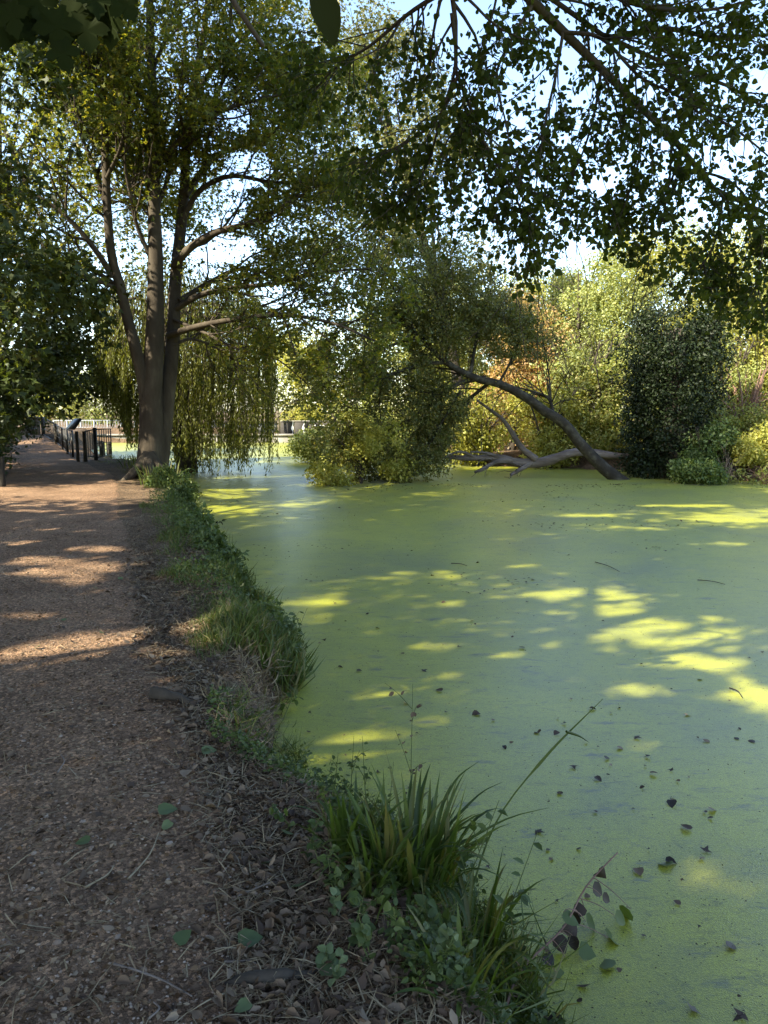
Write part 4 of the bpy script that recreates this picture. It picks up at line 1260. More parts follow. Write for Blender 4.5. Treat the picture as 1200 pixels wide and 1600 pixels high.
# --- maple spray, shade put into its leaf colour, hanging in at the top left, from the tree beside the camera
g = np.random.default_rng(502)
t401 = bpy.data.objects['path_side_tree']
hb = [(resample([(-3.6, 2.2, 5.6), (-2.6, 2.9, 4.3), at(-40, -60, 3.4), at(60, -22, 3.45), at(190, -15, 3.5)], 16), np.linspace(.02, .005, 16)),
      (resample([(-2.4, 3.2, 5.2), at(330, -60, 4.0), at(368, 8, 4.0), at(385, 35, 4.0), at(411, 72, 4.05)], 14), np.linspace(.022, .012, 14)),
      (resample([(-1.2, 1.4, 3.6), at(490, -60, 2.2), at(505, -16, 2.2)], 8), np.linspace(.006, .002, 8))]
v, f = tubes(hb, 6)
spray = link('hanging_branch', mesh_np('hanging_branch', v, f, B_DARK, True), t401)
mp_var = leaf_variants('leaf', fan(maple_outline(), -.03), G_MAPLE_SHADED)
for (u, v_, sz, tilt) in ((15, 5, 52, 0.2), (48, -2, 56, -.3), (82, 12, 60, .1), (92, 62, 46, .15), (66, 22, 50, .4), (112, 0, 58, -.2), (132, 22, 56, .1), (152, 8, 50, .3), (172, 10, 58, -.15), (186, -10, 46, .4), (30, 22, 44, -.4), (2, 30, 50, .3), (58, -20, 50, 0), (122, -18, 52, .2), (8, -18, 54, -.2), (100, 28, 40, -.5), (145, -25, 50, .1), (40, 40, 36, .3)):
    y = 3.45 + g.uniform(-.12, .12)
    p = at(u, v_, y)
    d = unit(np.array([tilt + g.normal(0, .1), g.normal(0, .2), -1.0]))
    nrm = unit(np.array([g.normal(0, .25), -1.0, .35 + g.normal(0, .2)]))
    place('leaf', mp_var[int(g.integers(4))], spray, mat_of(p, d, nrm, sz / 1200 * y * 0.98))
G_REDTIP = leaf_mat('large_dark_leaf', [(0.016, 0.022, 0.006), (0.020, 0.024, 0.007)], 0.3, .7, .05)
tt = np.linspace(0, 1, 15)
lw = .27 * np.sin(np.pi * tt ** .8) ** .8 * (1 + .04 * np.cos(tt * 60))
LV = np.array([[0, a, -.12 * a * a] for a in tt] + [[-w, a - .02, .05 - .12 * a * a] for a, w in zip(tt, lw)] + [[w, a - .02, .05 - .12 * a * a] for a, w in zip(tt, lw)])
LF = np.array([[k, k + 1, 15 + k + 1, 15 + k] for k in range(14)] + [[k, 30 + k, 30 + k + 1, k + 1] for k in range(14)])
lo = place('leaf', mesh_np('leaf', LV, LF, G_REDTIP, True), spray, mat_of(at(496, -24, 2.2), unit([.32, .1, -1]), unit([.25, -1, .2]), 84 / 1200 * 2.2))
lo['label'] = 'single large pointed leaf hanging at the top edge'

# ------------------------------------------------------------------ built things at the far end
M_BLACK = flat_mat('black_painted_metal', (0.012, 0.012, 0.012), 0.5)
M_WOODD = rough_mat('weathered_board', [(0.06, 0.05, 0.035), (0.11, 0.09, 0.065), (0.16, 0.13, 0.095)], 4.0, (6, 6, 0.6), 0.85, 0.4)
M_POSTW = rough_mat('dark_timber', [(0.018, 0.015, 0.012), (0.03, 0.026, 0.02), (0.05, 0.042, 0.032)], 5.0, (4, 4, .6), 0.8, 0.4)
M_WHITE = flat_mat('white_painted_metal', (0.22, 0.235, 0.245), 0.5)
M_CONC = rough_mat('pale_concrete', [(0.15, 0.14, 0.12), (0.20, 0.185, 0.165), (0.25, 0.235, 0.21)], 2.0, (1, 1, 3), 0.9, 0.3)
M_HOARD = rough_mat('dark_hoarding', [(0.035, 0.031, 0.027), (0.045, 0.04, 0.035), (0.055, 0.05, 0.044)], 1.2, (1, 1, 1), 0.8, 0.1)
M_PANEL = rough_mat('grey_panel', [(0.13, 0.135, 0.135), (0.17, 0.175, 0.175), (0.21, 0.215, 0.21)], 1.5, (1, 1, 1), 0.8, 0.1)
M_PRINT = flat_mat('white_print', (0.7, 0.7, 0.66), 0.7)
M_SIGN = flat_mat('sign_frame', (0.02, 0.022, 0.025), 0.4)
M_SIGNF = flat_mat('sign_face', (0.06, 0.065, 0.07), 0.45)


def beam(a, b, w, h, up=(0, 0, 1)):
    """Box from a to b with a small chamfer, w across and h along up."""
    a, b = np.asarray(a, float), np.asarray(b, float)
    t = unit(b - a)
    upv = np.asarray(up, float)
    if abs(t @ upv) > 0.95:
        upv = np.array([0, 1, 0.0])
    s = unit(np.cross(t, upv))
    n = np.cross(s, t)
    c = min(w, h) * 0.12
    ring = [(-w / 2 + c, -h / 2), (w / 2 - c, -h / 2), (w / 2, -h / 2 + c), (w / 2, h / 2 - c), (w / 2 - c, h / 2), (-w / 2 + c, h / 2), (-w / 2, h / 2 - c), (-w / 2, -h / 2 + c)]
    V = [p + s * x + n * y for p in (a, b) for x, y in ring]
    Q = [[i, (i + 1) % 8, 8 + (i + 1) % 8, 8 + i] for i in range(8)]
    me_v = np.array(V)
    T = [[0, i + 1, i] for i in range(1, 7)] + [[8, 8 + i, 8 + i + 1] for i in range(1, 7)]
    return me_v, [np.array(Q), np.array(T)]


def bpart(name, parent, mat, *args):
    v, f = beam(*args)
    return link(name, mesh_np(name, v, f, mat), parent)


def gz(p):
    return float(surf(np.array(p[0]), np.array(p[1])))


def post_at(u, y, vtop):
    p = at(u, vtop, y)
    return np.array([p[0], y, gz(p) - 0.15]), p


# black railing from the footbridge down to the information board
rail = thing('path_railing', 'black metal railing running from the footbridge down to the information board', 'railing', gp(110, 712, 0))
RP = [(66, 33.0, 652), (87, 30.0, 663), (97, 28.6, 668), (104, 27.4, 671), (112, 26.6, 672)]
pts = []
for k, (u, y, vt) in enumerate(RP):
    b, t_ = post_at(u, y, vt)
    bpart('post', rail, M_POSTW if k < 2 else M_BLACK, b, t_, 0.12 if k < 2 else .07, 0.12 if k < 2 else .07)
    pts.append((b + np.array([0, 0, .2]), t_))
for k in range(len(pts) - 1):
    (b0, t0), (b1, t1) = pts[k], pts[k + 1]
    dz = np.array([0, 0, .05])
    bpart('handrail', rail, M_POSTW if k == 0 else M_BLACK, t0 - dz * (0 if k == 0 else .4), t1 - dz * (0 if k == 0 else .4), .07 if k == 0 else .04, .06 if k == 0 else .035)
    bpart('lower_rail', rail, M_BLACK, b0, b1, .035, .035)
    mid0, mid1 = b0 * .62 + t0 * .38, b1 * .62 + t1 * .38
    bpart('middle_rail', rail, M_BLACK, mid0, mid1, .02, .02)
    n_b = max(2, int(np.linalg.norm(t1 - t0) / .32))
    for j in range(1, n_b):
        f = j / n_b
        bpart('bar', rail, M_BLACK, b0 * (1 - f) + b1 * f, (t0 * (1 - f) + t1 * f) - dz * .4, .026, .026)
# mesh gate at its end
gate = thing('mesh_gate', 'black wire mesh gate panel standing open at the water side', 'gate', gp(150, 716, 0))
b0, t0 = post_at(148, 25.3, 671)
b1, t1 = post_at(172.5, 26.4, 670)
b0[2] += .1
bpart('post', gate, M_BLACK, b0 - np.array([0, 0, .2]), t0 + np.array([0, 0, .06]), .11, .11)
b0, t0 = b0 + np.array([.06, 0, .16]), t0 + np.array([.06, 0, 0])
b1[2] = b0[2] + .02
for a, b in ((b0, b1), (t0, t1), (b1, t1)):
    bpart('frame_bar', gate, M_BLACK, a, b, .035, .035)
for j in range(1, 6):
    f = j / 6
    bpart('wire', gate, M_BLACK, b0 * (1 - f) + b1 * f, t0 * (1 - f) + t1 * f, .024, .024)
for j in range(1, 4):
    f = j / 4
    bpart('wire', gate, M_BLACK, b0 * (1 - f) + t0 * f, b1 * (1 - f) + t1 * f, .02, .02)
# short black railing left of the gate
r2 = thing('short_railing', 'short black railing between the information board and the mesh gate', 'railing', gp(140, 718, 0))
bA, tA = post_at(133, 24.9, 674)
bB, tB = post_at(147, 25.25, 671)
bA[2] += .3; bB[2] += .3
bpart('handrail', r2, M_BLACK, tA, tB, .04, .04)
bpart('lower_rail', r2, M_BLACK, bA, bB, .03, .03)
for j in range(1, 4):
    f = j / 4
    bpart('bar', r2, M_BLACK, bA * (1 - f) + bB * f, tA * (1 - f) + tB * f, .016, .016)
bpart('post', r2, M_BLACK, bA - np.array([0, 0, .35]), tA, .05, .05)
# information board on two stout posts
ib_ = thing('information_board', 'dark sloping information board on two stout posts beside the path', 'sign', gp(125, 720, 0))
for u in (119.5, 131):
    b, t_ = post_at(u, 24.7, 674)
    bpart('post', ib_, M_POSTW, b, t_, .085, .085)
c0, c1 = at(105, 671.5, 25.3), at(117, 671.5, 24.5)
c2, c3 = at(128.5, 655, 24.6), at(117, 656.5, 25.4)
nn_ = unit(np.cross(c1 - c0, c3 - c0))
V = np.array([c0, c1, c2, c3, c0 + nn_ * .06, c1 + nn_ * .06, c2 + nn_ * .06, c3 + nn_ * .06])
F = np.array([[0, 3, 2, 1], [4, 5, 6, 7], [0, 1, 5, 4], [1, 2, 6, 5], [2, 3, 7, 6], [3, 0, 4, 7]])
pan = link('panel', mesh_np('panel', V, F, M_SIGN), ib_)
ctr = V[:4].mean(0)
Vf = (V[4:] - nn_ * .06 - ctr) * .86 + ctr + nn_ * .064
link('printed_face', mesh_np('printed_face', np.vstack([Vf, Vf + nn_ * .004]), F, M_SIGNF), pan)

# footbridge parapet of upright boards
par = thing('footbridge_parapet', 'weathered board parapet of the footbridge with pale capping rail', 'fence', at(45, 688, 33.6))
zt = at(50, 653.5, 33.6)[2]
xs = np.linspace(at(23, 670, 33.6)[0], at(60, 670, 33.6)[0], 9)
for k in range(8):
    h = zt - (0.42 if k < 4 else 0.0) + rng.normal(0, .01)
    xm = .5 * (xs[k] + xs[k + 1])
    bpart('board', par, M_WOODD, np.array([xm, 33.6 + rng.normal(0, .008), 0.3]), np.array([xm, 33.6, h]), (xs[1] - xs[0]) * .93, .03, (0, 1, 0))
bpart('capping_rail', par, M_CONC, np.array([xs[4] - .05, 33.58, zt + .035]), np.array([xs[8] + .1, 33.58, zt + .035]), .14, .06)
bpart('rail', par, M_WOODD, np.array([xs[0], 33.55, zt - .40]), np.array([xs[4], 33.55, zt - .40]), .06, .05)
for u, vt in ((41, 666), (60, 652)):
    p = at(u, vt, 33.5)
    bpart('post', par, M_WOODD, np.array([p[0], 33.5, .3]), p, .10, .10)

# white railing along the far bank
wr = thing('white_railing', 'white metal railing along the quay across the water', 'railing', at(150, 690, 46.5))
y0 = 47.9
xa, xb = at(84, 660, y0)[0], at(210, 660, y0)[0]
zt, zm, zb = at(150, 657, y0)[2], at(150, 668, y0)[2], at(150, 681, y0)[2]
for z in (zt, zm):
    bpart('rail', wr, M_WHITE, (xa, y0, z), (xb, y0, z), .06, .06)
for x in np.linspace(xa, xb, 7):
    bpart('post', wr, M_WHITE, (x, y0, zb - .4), (x, y0, zt + .03), .08, .08)
for x in np.linspace(xa, xb, 31)[1:-1]:
    bpart('bar', wr, M_WHITE, (x, y0 - .045, zb), (x, y0 - .045, zt), .016, .016)
# quay
q = thing('quay_wall', 'low pale concrete quay wall along the far side of the water', 'wall', (-6, 47.3, WZ))
for k in range(11):
    x0, x1 = -21 + k * 2.02, -21 + (k + 1) * 2.02 - .015
    bpart('block', q, M_CONC, (x0, 47.35, WZ + .02), (x1, 47.35, WZ + .02), .5, .8)
    bpart('coping_stone', q, M_CONC, (x0, 47.32, WZ + .47), (x1, 47.32, WZ + .47), .62, .1)
# mooring posts in the water
for u, v0, v1, y, lb_ in ((158.5, 703, 692, 31.5, 'squat dark mooring post seen through the mesh gate'), (170.5, 706, 694, 31.0, 'dark mooring post in the water right of the mesh gate')):
    t = thing('mooring_post', lb_, 'post', at(u, v0, y), 'mooring posts')
    b = at(u, v0, y); b[2] = WZ - .3
    e = at(u, v1, y)
    v, f = tubes([(np.array([b, b * .5 + e * .5, e]), np.array([.10, .10, .095]))], 9)
    link('shaft', mesh_np('shaft', v, f, M_POSTW), t)
    v, f = tubes([(np.array([e, e + np.array([0, 0, .05])]), np.array([.115, .10]))], 9)
    link('cap', mesh_np('cap', v, f, M_POSTW), t)
# hoarding with white birds
HY = 48.0
ho = thing('hoarding', 'long dark hoarding with white heron silhouettes and small lettering', 'fence', at(520, 686, HY))
us = np.linspace(438, 612, 9)
for k in range(8):
    a, b = at(us[k], 680, HY), at(us[k + 1], 680, HY)
    zt_ = at(us[k], 658.5, HY)[2]
    v, f = beam((a[0] + .01, HY, (a[2] + zt_) / 2), (b[0] - .01, HY, (a[2] + zt_) / 2), .04, zt_ - a[2])
    link('panel', mesh_np('panel', v, f, M_HOARD), ho)
za = at(500, 657.8, HY)[2]
bpart('top_rail', ho, M_CONC, (at(438, 658, HY)[0], HY - .01, za), (at(612, 658, HY)[0], HY - .01, za), .10, .05)
for u in np.linspace(439, 611, 5):
    bpart('post', ho, M_WOODD, (at(u, 680, HY)[0], HY + .08, -.1), (at(u, 680, HY)[0], HY + .08, za), .08, .08)


def heron(u, flip, neck):
    pts2 = [(0, 0), (.03, .28), (-.06, .36), (-.13, .55), (-.05, .75), (.02, .92), (.05, 1.0 + neck), (.14, .98 + neck), (.22, .93 + neck), (.12, .93 + neck), (.08, .84), (.12, .66), (.10, .45), (.07, .30), (.06, 0)]
    o = at(u, 678.5, HY)
    V = np.array([[o[0] + flip * x * .62, HY - .0265, o[2] + z * .66] for x, z in pts2])
    n = len(V)
    VV = np.vstack([V.mean(0)[None], V])
    T = np.array([[0, 1 + i, 1 + (i + 1) % n] for i in range(n)])
    return mesh_np('heron_print', np.vstack([VV, VV - np.array([0, .004, 0])]), np.vstack([T, T[:, ::-1] + n + 1]), M_PRINT)


for u, fl, nk in ((457, 1, .25), (474, 1, 0), (492, 1, 0)):
    link('heron_print', heron(u, fl, nk), ho)
for w0, w1 in ((500.5, 510.5), (512, 515)):
    uu_ = w0
    while uu_ < w1:
        a = at(uu_, 668, HY); b = at(uu_, 664.2, HY)
        bpart('lettering', ho, M_PRINT, (a[0], HY - .024, a[2]), (a[0], HY - .024, b[2]), .035, .008)
        uu_ += 1.7
# pale panels and lock-side post
pf = thing('pale_panel_fence', 'pale grey panelled barrier glimpsed beyond the trailing willow', 'fence', at(390, 686, HY))
us = np.linspace(322, 436, 7)
for k in range(6):
    a, b = at(us[k], 676, HY + .1), at(us[k + 1], 676, HY + .1)
    zt_ = at(us[k], 661 if k else 655, HY)[2]
    v, f = beam((a[0] + .02, HY + .1, (a[2] + zt_) / 2), (b[0] - .02, HY + .1, (a[2] + zt_) / 2), .05, zt_ - a[2])
    link('panel', mesh_np('panel', v, f, M_PANEL), pf)
    bpart('post', pf, M_POSTW, (b[0], HY + .04, a[2] - .3), (b[0], HY + .04, zt_ + .06), .07, .07)
bpart('rail', pf, M_POSTW, (at(322, 660, HY)[0], HY + .0, at(322, 659.5, HY)[2]), (at(436, 660, HY)[0], HY + .0, at(436, 659.5, HY)[2]), .09, .07)
lp = thing('timber_post', 'tall brown timber post with a short arm beside the hoarding', 'post', at(436, 688, HY - .5))
bpart('upright', lp, M_WOODD, (at(437, 688, HY - .5)[0], HY - .5, -.3), at(433.5, 638, HY - .5), .16, .16)
bpart('arm', lp, M_CONC, at(436, 640.5, HY - .55), at(424, 636, HY - .55), .14, .12)
bpart('strut', lp, M_WOODD, at(427, 658, HY - .5), at(425.5, 638, HY - .5), .09, .09)
# plain post at the left edge
ep = thing('edge_post', 'dark wooden post standing at the very left edge of the path', 'post', at(2, 770, 17.0))
e = at(1.5, 716, 16.2)
bpart('shaft', ep, M_POSTW, (e[0], 16.2, gz(e) - .2), e, .10, .10)
bpart('cap', ep, M_POSTW, e + np.array([0, 0, .002]), e + np.array([0, 0, .03]), .115, .115)
# mud bank behind the fallen trunk shows reddish


# ------------------------------------------------------------------ litter, gravel and grass
def land_points(n, y0, y1, f, g, pw=1.6):
    """Random points on the near land, denser towards the camera; f(x, y, sd) -> probability."""
    out = []
    have = 0
    while have < n:
        m = n * 3
        y = y0 + (y1 - y0) * g.uniform(0, 1, m) ** pw
        xl = np.maximum(path_left(y) - 0.3, -0.56 * y - 0.3)
        x = xl + (1.2 - xl) * g.uniform(0, 1, m)
        sd = pond_sd(x, y)
        k = (sd > -0.12) & (g.uniform(size=m) < f(x, y, sd))
        out.append(np.stack([x[k], y[k]], 1))
        have += int(k.sum())
    return np.vstack(out)[:n]


def flat_set(xy, size, g, tilt=0.35, lift=0.004):
    n = len(xy)
    z = surf(xy[:, 0], xy[:, 1]) + lift + np.abs(g.normal(0, .004, n))
    nrm = unit(np.stack([g.normal(0, tilt, n), g.normal(0, tilt, n), np.ones(n)], 1))
    a = g.uniform(0, 2 * np.pi, n)
    d = np.stack([np.cos(a), np.sin(a), g.normal(0, tilt * .5, n)], 1)
    return np.column_stack([xy, z]), unit(d), nrm, g.uniform(size[0], size[1], n)


g = np.random.default_rng(601)
# small pale and brown scraps of leaf everywhere, thick on the bank
bankp = lambda x, y, sd: np.where(x > path_right(y) - .15, 1.0, 0.32)
xy = land_points(34000, 1.55, 11, bankp, g, 1.5)
S = flat_set(xy, (.008, .03), g, .45)
v, f = leaf_geo(*S, DIAMOND, g.uniform(-2, 4, len(xy)))
tag(link('leaf_litter', mesh_np('leaf_litter', v, f, G_LIT)), 'brown scraps of dead leaf strewn over path and bank', 'leaf litter', kind='stuff')
# larger curled dead leaves on the bank
xy = land_points(4200, 1.6, 9, lambda x, y, sd: np.where((x > path_right(y) - .25) & (sd > -.05), 1.0, .06), g, 1.4)
S = flat_set(xy, (.025, .055), g, .6, .008)
v, f = leaf_geo(*S, OVAL, g.uniform(-2, 5, len(xy)))
tag(link('curled_leaves', mesh_np('curled_leaves', v, f, G_DEAD)), 'curled dead leaves lying thick along the bank edge', 'leaf litter', kind='stuff')
# straw and twig bits
STRAW = (np.array([[-.018, 0, 0], [.018, 0, 0], [-.018, .5, .05], [.018, .5, .05], [0, 1, 0]], float), np.array([[0, 1, 3], [0, 3, 2], [2, 3, 4]]))
xy = land_points(15000, 1.6, 12, lambda x, y, sd: np.where(x > path_right(y) - .2, 1.0, .10), g, 1.4)
S = flat_set(xy, (.03, .13), g, .35, .006)
v, f = leaf_geo(*S, STRAW, g.uniform(-1, 2, len(xy)))
tag(link('straw', mesh_np('straw', v, f, G_STRAW)), 'dry straw and grass stalks matted over the bank', 'straw', kind='stuff')
# gravel
PEB_V = np.array([[0, 0, .55], [.95, .1, .05], [.1, .8, .1], [-1, .05, .12], [-.05, -.75, .05], [0, 0, -.4]], float) * .5
PEB_F = np.array([[0, 1, 2], [0, 2, 3], [0, 3, 4], [0, 4, 1], [5, 2, 1], [5, 3, 2], [5, 4, 3], [5, 1, 4]])
xy = land_points(8000, 1.55, 8, lambda x, y, sd: np.where(x < path_right(y) + .2, 1.0, .12), g, 1.7)
S = flat_set(xy, (.005, .018), g, .3, .002)
v, f = leaf_geo(*S, (PEB_V, PEB_F))
tag(link('gravel', mesh_np('gravel', v, f, G_STONE, True)), 'fine gravel trodden into the path', 'gravel', kind='stuff')


def ico_pebble(seed):
    gg = np.random.default_rng(seed)
    V, F = [], []
    nu, nv = 9, 5
    for j in range(1, nv):
        th = math.pi * j / nv
        for i_ in range(nu):
            ph = 2 * math.pi * i_ / nu
            V.append([math.sin(th) * math.cos(ph), math.sin(th) * math.sin(ph) * .8, math.cos(th) * .55])
    V = [[0, 0, .55]] + V + [[0, 0, -.55]]
    V = np.array(V) * (1 + gg.normal(0, .07, (len(V), 1))) * .5
    T, Q = [], []
    for i_ in range(nu):
        T.append([0, 1 + i_, 1 + (i_ + 1) % nu])
        b = 1 + (nv - 2) * nu
        T.append([len(V) - 1, b + (i_ + 1) % nu, b + i_])
        for j in range(nv - 2):
            a = 1 + j * nu
            Q.append([a + i_, a + nu + i_, a + nu + (i_ + 1) % nu, a + (i_ + 1) % nu])
    return mesh_np('pebble', V, [np.array(Q), np.array(T)], G_STONE, True)


pebs = [ico_pebble(k) for k in range(5)]
xy = land_points(90, 1.75, 4.2, lambda x, y, sd: np.where((x < path_right(y) + .35) & (np.abs(x / y) < .52), 1.0, 0), g, 1.2)
xy[:6] = [gp(u, v_)[:2] for u, v_ in ((305, 1475), (440, 1443), (90, 1480), (358, 1552), (262, 1375), (190, 1470))]
for k, (x, y) in enumerate(xy):
    z = float(surf(np.array(x), np.array(y)))
    s_ = g.uniform(.014, .03)
    o = place('pebble', pebs[k % 5], None, Matrix.Translation((x, y, z + s_ * .12)) @ Matrix.Rotation(g.uniform(0, 6.28), 4, 'Z') @ Matrix.Scale(s_, 4))
    tag(o, 'small rounded pebble pressed into the brown path', 'pebble', 'pebbles in the path')

# single fallen leaves on path and bank
dead_var = leaf_variants('fallen_leaf', ASPEN, G_DEAD) + leaf_variants('fallen_leaf', STAR, G_DEAD)
grey_var = leaf_variants('fallen_leaf', ASPEN, G_GREYG)
xy = land_points(150, 1.75, 7.5, lambda x, y, sd: np.where((np.abs(x / y) < .53) & (sd > .1), np.where(x > path_right(y) - .3, 1.0, .25), 0), g, 1.2)
S = flat_set(xy, (.035, .065), g, .45, .012)
for k in range(len(xy)):
    gr = k % 6 == 0
    o = place('fallen_leaf', (grey_var if gr else dead_var)[k % (4 if gr else 8)], None, mat_of(S[0][k], S[1][k], S[2][k], S[3][k]))
    tag(o, 'grey green fallen leaf lying pale side up on the earth' if gr else 'curled brown dead leaf lying on the bank or path', 'leaf', 'grey green leaves on the ground' if gr else 'brown leaves on the ground')
for u, v_, lb_, sz in ((315, 1175, 'pale grey green leaf lying alone where the litter meets the path', .075), (372, 1470, 'large grey green leaf flat on the path near the bank', .08), (495, 1508, 'pale pointed leaf lying beside the round leaved seedlings', .085), (247, 1272, 'brownish flat leaf on the dark earth of the path', .08), (350, 1077, 'greenish leaf on the litter below the lit grass', .06)):
    p = gp(u, v_); p[2] = float(surf(p[0], p[1])) + .015
    o = place('fallen_leaf', grey_var[1], None, mat_of(p, np.array([1, .4, 0.05]), np.array([.1, -.25, 1]), sz))
    tag(o, lb_, 'leaf')
# loose stalks on the path
for k, (a, b, lb_) in enumerate((((200, 1378), (248, 1302), 'long pale grass stalk lying slanted on the path'), ((133, 1391), (178, 1355), 'short pale stalk with a forked end on the path'), ((178, 1516), (300, 1558), 'thin curved twig lying along the path near the bottom'), ((232, 1600), (240, 1570), 'short twig at the bottom of the path'), ((372, 1400), (442, 1368), 'thin twig lying across the litter by the seedlings'), ((90, 1210), (95, 1180), 'little upright looking stalk lying on the path'), ((350, 1500), (400, 1503), 'short straight twig on the path below the large grey leaf'))):
    p, q = gp(*a), gp(*b)
    m = .5 * (p + q) + np.array([.02, .01, 0])
    P = resample([p, m, q], 12)
    P[:, 2] = surf(P[:, 0], P[:, 1]) + .012
    v, f = tubes([(P, np.linspace(.004, .0022, 12))], 5)
    o = link('grass_stalk', mesh_np('grass_stalk', v, f, G_STRAW if k < 2 else B_PALE, True))
    tag(o, lb_, 'twig')
# lump of dark root on the path edge
p = gp(262, 1098)
P = resample([p + np.array([-.12, .06, .03]), p + np.array([-.05, .02, .045]), p + np.array([.06, -.01, .03]), p + np.array([.2, -.05, .0])], 14)
P[:, 2] += surf(P[:, 0], P[:, 1])
v, f = tubes([(P, np.array([.004, .03, .036, .03, .034, .028, .022, .026, .02, .016, .018, .012, .010, .003]))], 9)
v = v + .007 * rand_unit(len(v), g)
tag(link('exposed_root', mesh_np('exposed_root', v, f, B_DARK, True)), 'dark knobbly root surfacing at the edge of the path', 'root')
p = gp(440, 1520)
P = resample([p + np.array([-.16, -.03, .01]), p + np.array([0, 0, .02]), p + np.array([.14, .05, .0])], 10)
P[:, 2] += surf(P[:, 0], P[:, 1])
v, f = tubes([(P - np.array([0, 0, .008]), np.array([.003, .016, .02, .018, .021, .017, .014, .015, .010, .002]))], 8)
tag(link('exposed_root', mesh_np('exposed_root', v + .004 * rand_unit(len(v), g), f, B_DARK, True)), 'dark root lying half buried below the seedlings', 'root')

# grass along the bank
BLADE = (np.array([[-.03, 0, 0], [.03, 0, 0], [-.024, .5, .06], [.024, .5, .06], [0, 1, -.10]], float), np.array([[0, 1, 3], [0, 3, 2], [2, 3, 4]]))


def grass_set(n, y0, y1, prob, L, g, leanv=.45, pw=1.0):
    xy = land_points(n, y0, y1, prob, g, pw)
    z = np.maximum(ground_z(xy[:, 0], xy[:, 1]), WZ) - .01
    d = unit(np.stack([g.normal(.12, leanv, n), g.normal(-.05, leanv, n), np.ones(n)], 1))
    nrm = unit(np.stack([g.normal(size=n), g.normal(size=n), np.full(n, .3)], 1))
    ln = g.uniform(L[0], L[1], n) * np.clip(.75 + 1.3 * fbm(xy[:, 0] * 1.9, xy[:, 1] * 1.9, 75, 3), .3, 1.35)
    ln *= np.clip(1.25 - .95 * np.maximum(pond_sd(xy[:, 0], xy[:, 1]), 0), .35, 1.1)
    return np.column_stack([xy, z]), d, nrm, ln


def band(a, b, patch=0.0):
    def f(x, y, sd):
        k = ((sd > a) & (sd < b)).astype(float)
        return k * np.clip(.6 + 2.2 * fbm(x * 1.4, y * 1.4, 71, 3) + patch - .75 * np.maximum(sd, 0), 0.02, 1)
    return f


S = cat4(grass_set(19000, 7.2, 23, lambda x, y, sd: band(-.1, .95)(x, y, sd) * (x > path_right(y) + .1), (.08, .30), g),
         grass_set(7000, 5.0, 8.2, lambda x, y, sd: band(-.08, .75)(x, y, sd) * (x > path_right(y) + .15), (.06, .22), g),
         grass_set(2500, 2.3, 5.0, lambda x, y, sd: band(-.08, .28, .1)(x, y, sd), (.06, .18), g),
         grass_set(2600, 17, 27, lambda x, y, sd: (sd > -.1) * (sd < 1.6) * 1.0 * (x > path_right(y) + .2), (.12, .35), g))
v, f = leaf_geo(*S, BLADE, g.uniform(0, 4, len(S[0])))
tag(link('bank_grass', mesh_np('bank_grass', v, f, G_GRASS)), 'green grass growing along the water edge', 'grass', kind='stuff')
S = grass_set(5200, 2.6, 8.0, lambda x, y, sd: ((sd > .0) & (sd < .9) & (x > path_right(y) + .05)) * 1.0, (.05, .16), g, 1.0)
v, f = leaf_geo(*S, BLADE, g.uniform(0, 4, len(S[0])))
tag(link('dry_grass', mesh_np('dry_grass', v, f, G_STRAW)), 'dry bleached grass tufts on the bank', 'grass', kind='stuff')
# leafy ground cover mixed into the grass
S = grass_set(15000, 6.5, 23, lambda x, y, sd: ((sd > -.15) & (sd < .8) & (x > path_right(y) + .2)) * np.clip(.5 + 2 * fbm(x * 1.1, y * 1.1, 73, 3), 0, 1), (.03, .07), g, 1.2)
S[0][:, 2] += g.uniform(.02, .32, len(S[0])) * np.clip(S[0][:, 1] / 12, .4, 1)
v, f = leaf_geo(S[0], S[1], unit(S[2] + np.array([0, 0, 1.2])), S[3], DIAMOND, g.uniform(-1, 2, len(S[0])))
tag(link('bank_weeds', mesh_np('bank_weeds', v, f, G_NETTLE)), 'low leafy weeds mixed through the bank grass', 'weeds', kind='stuff')


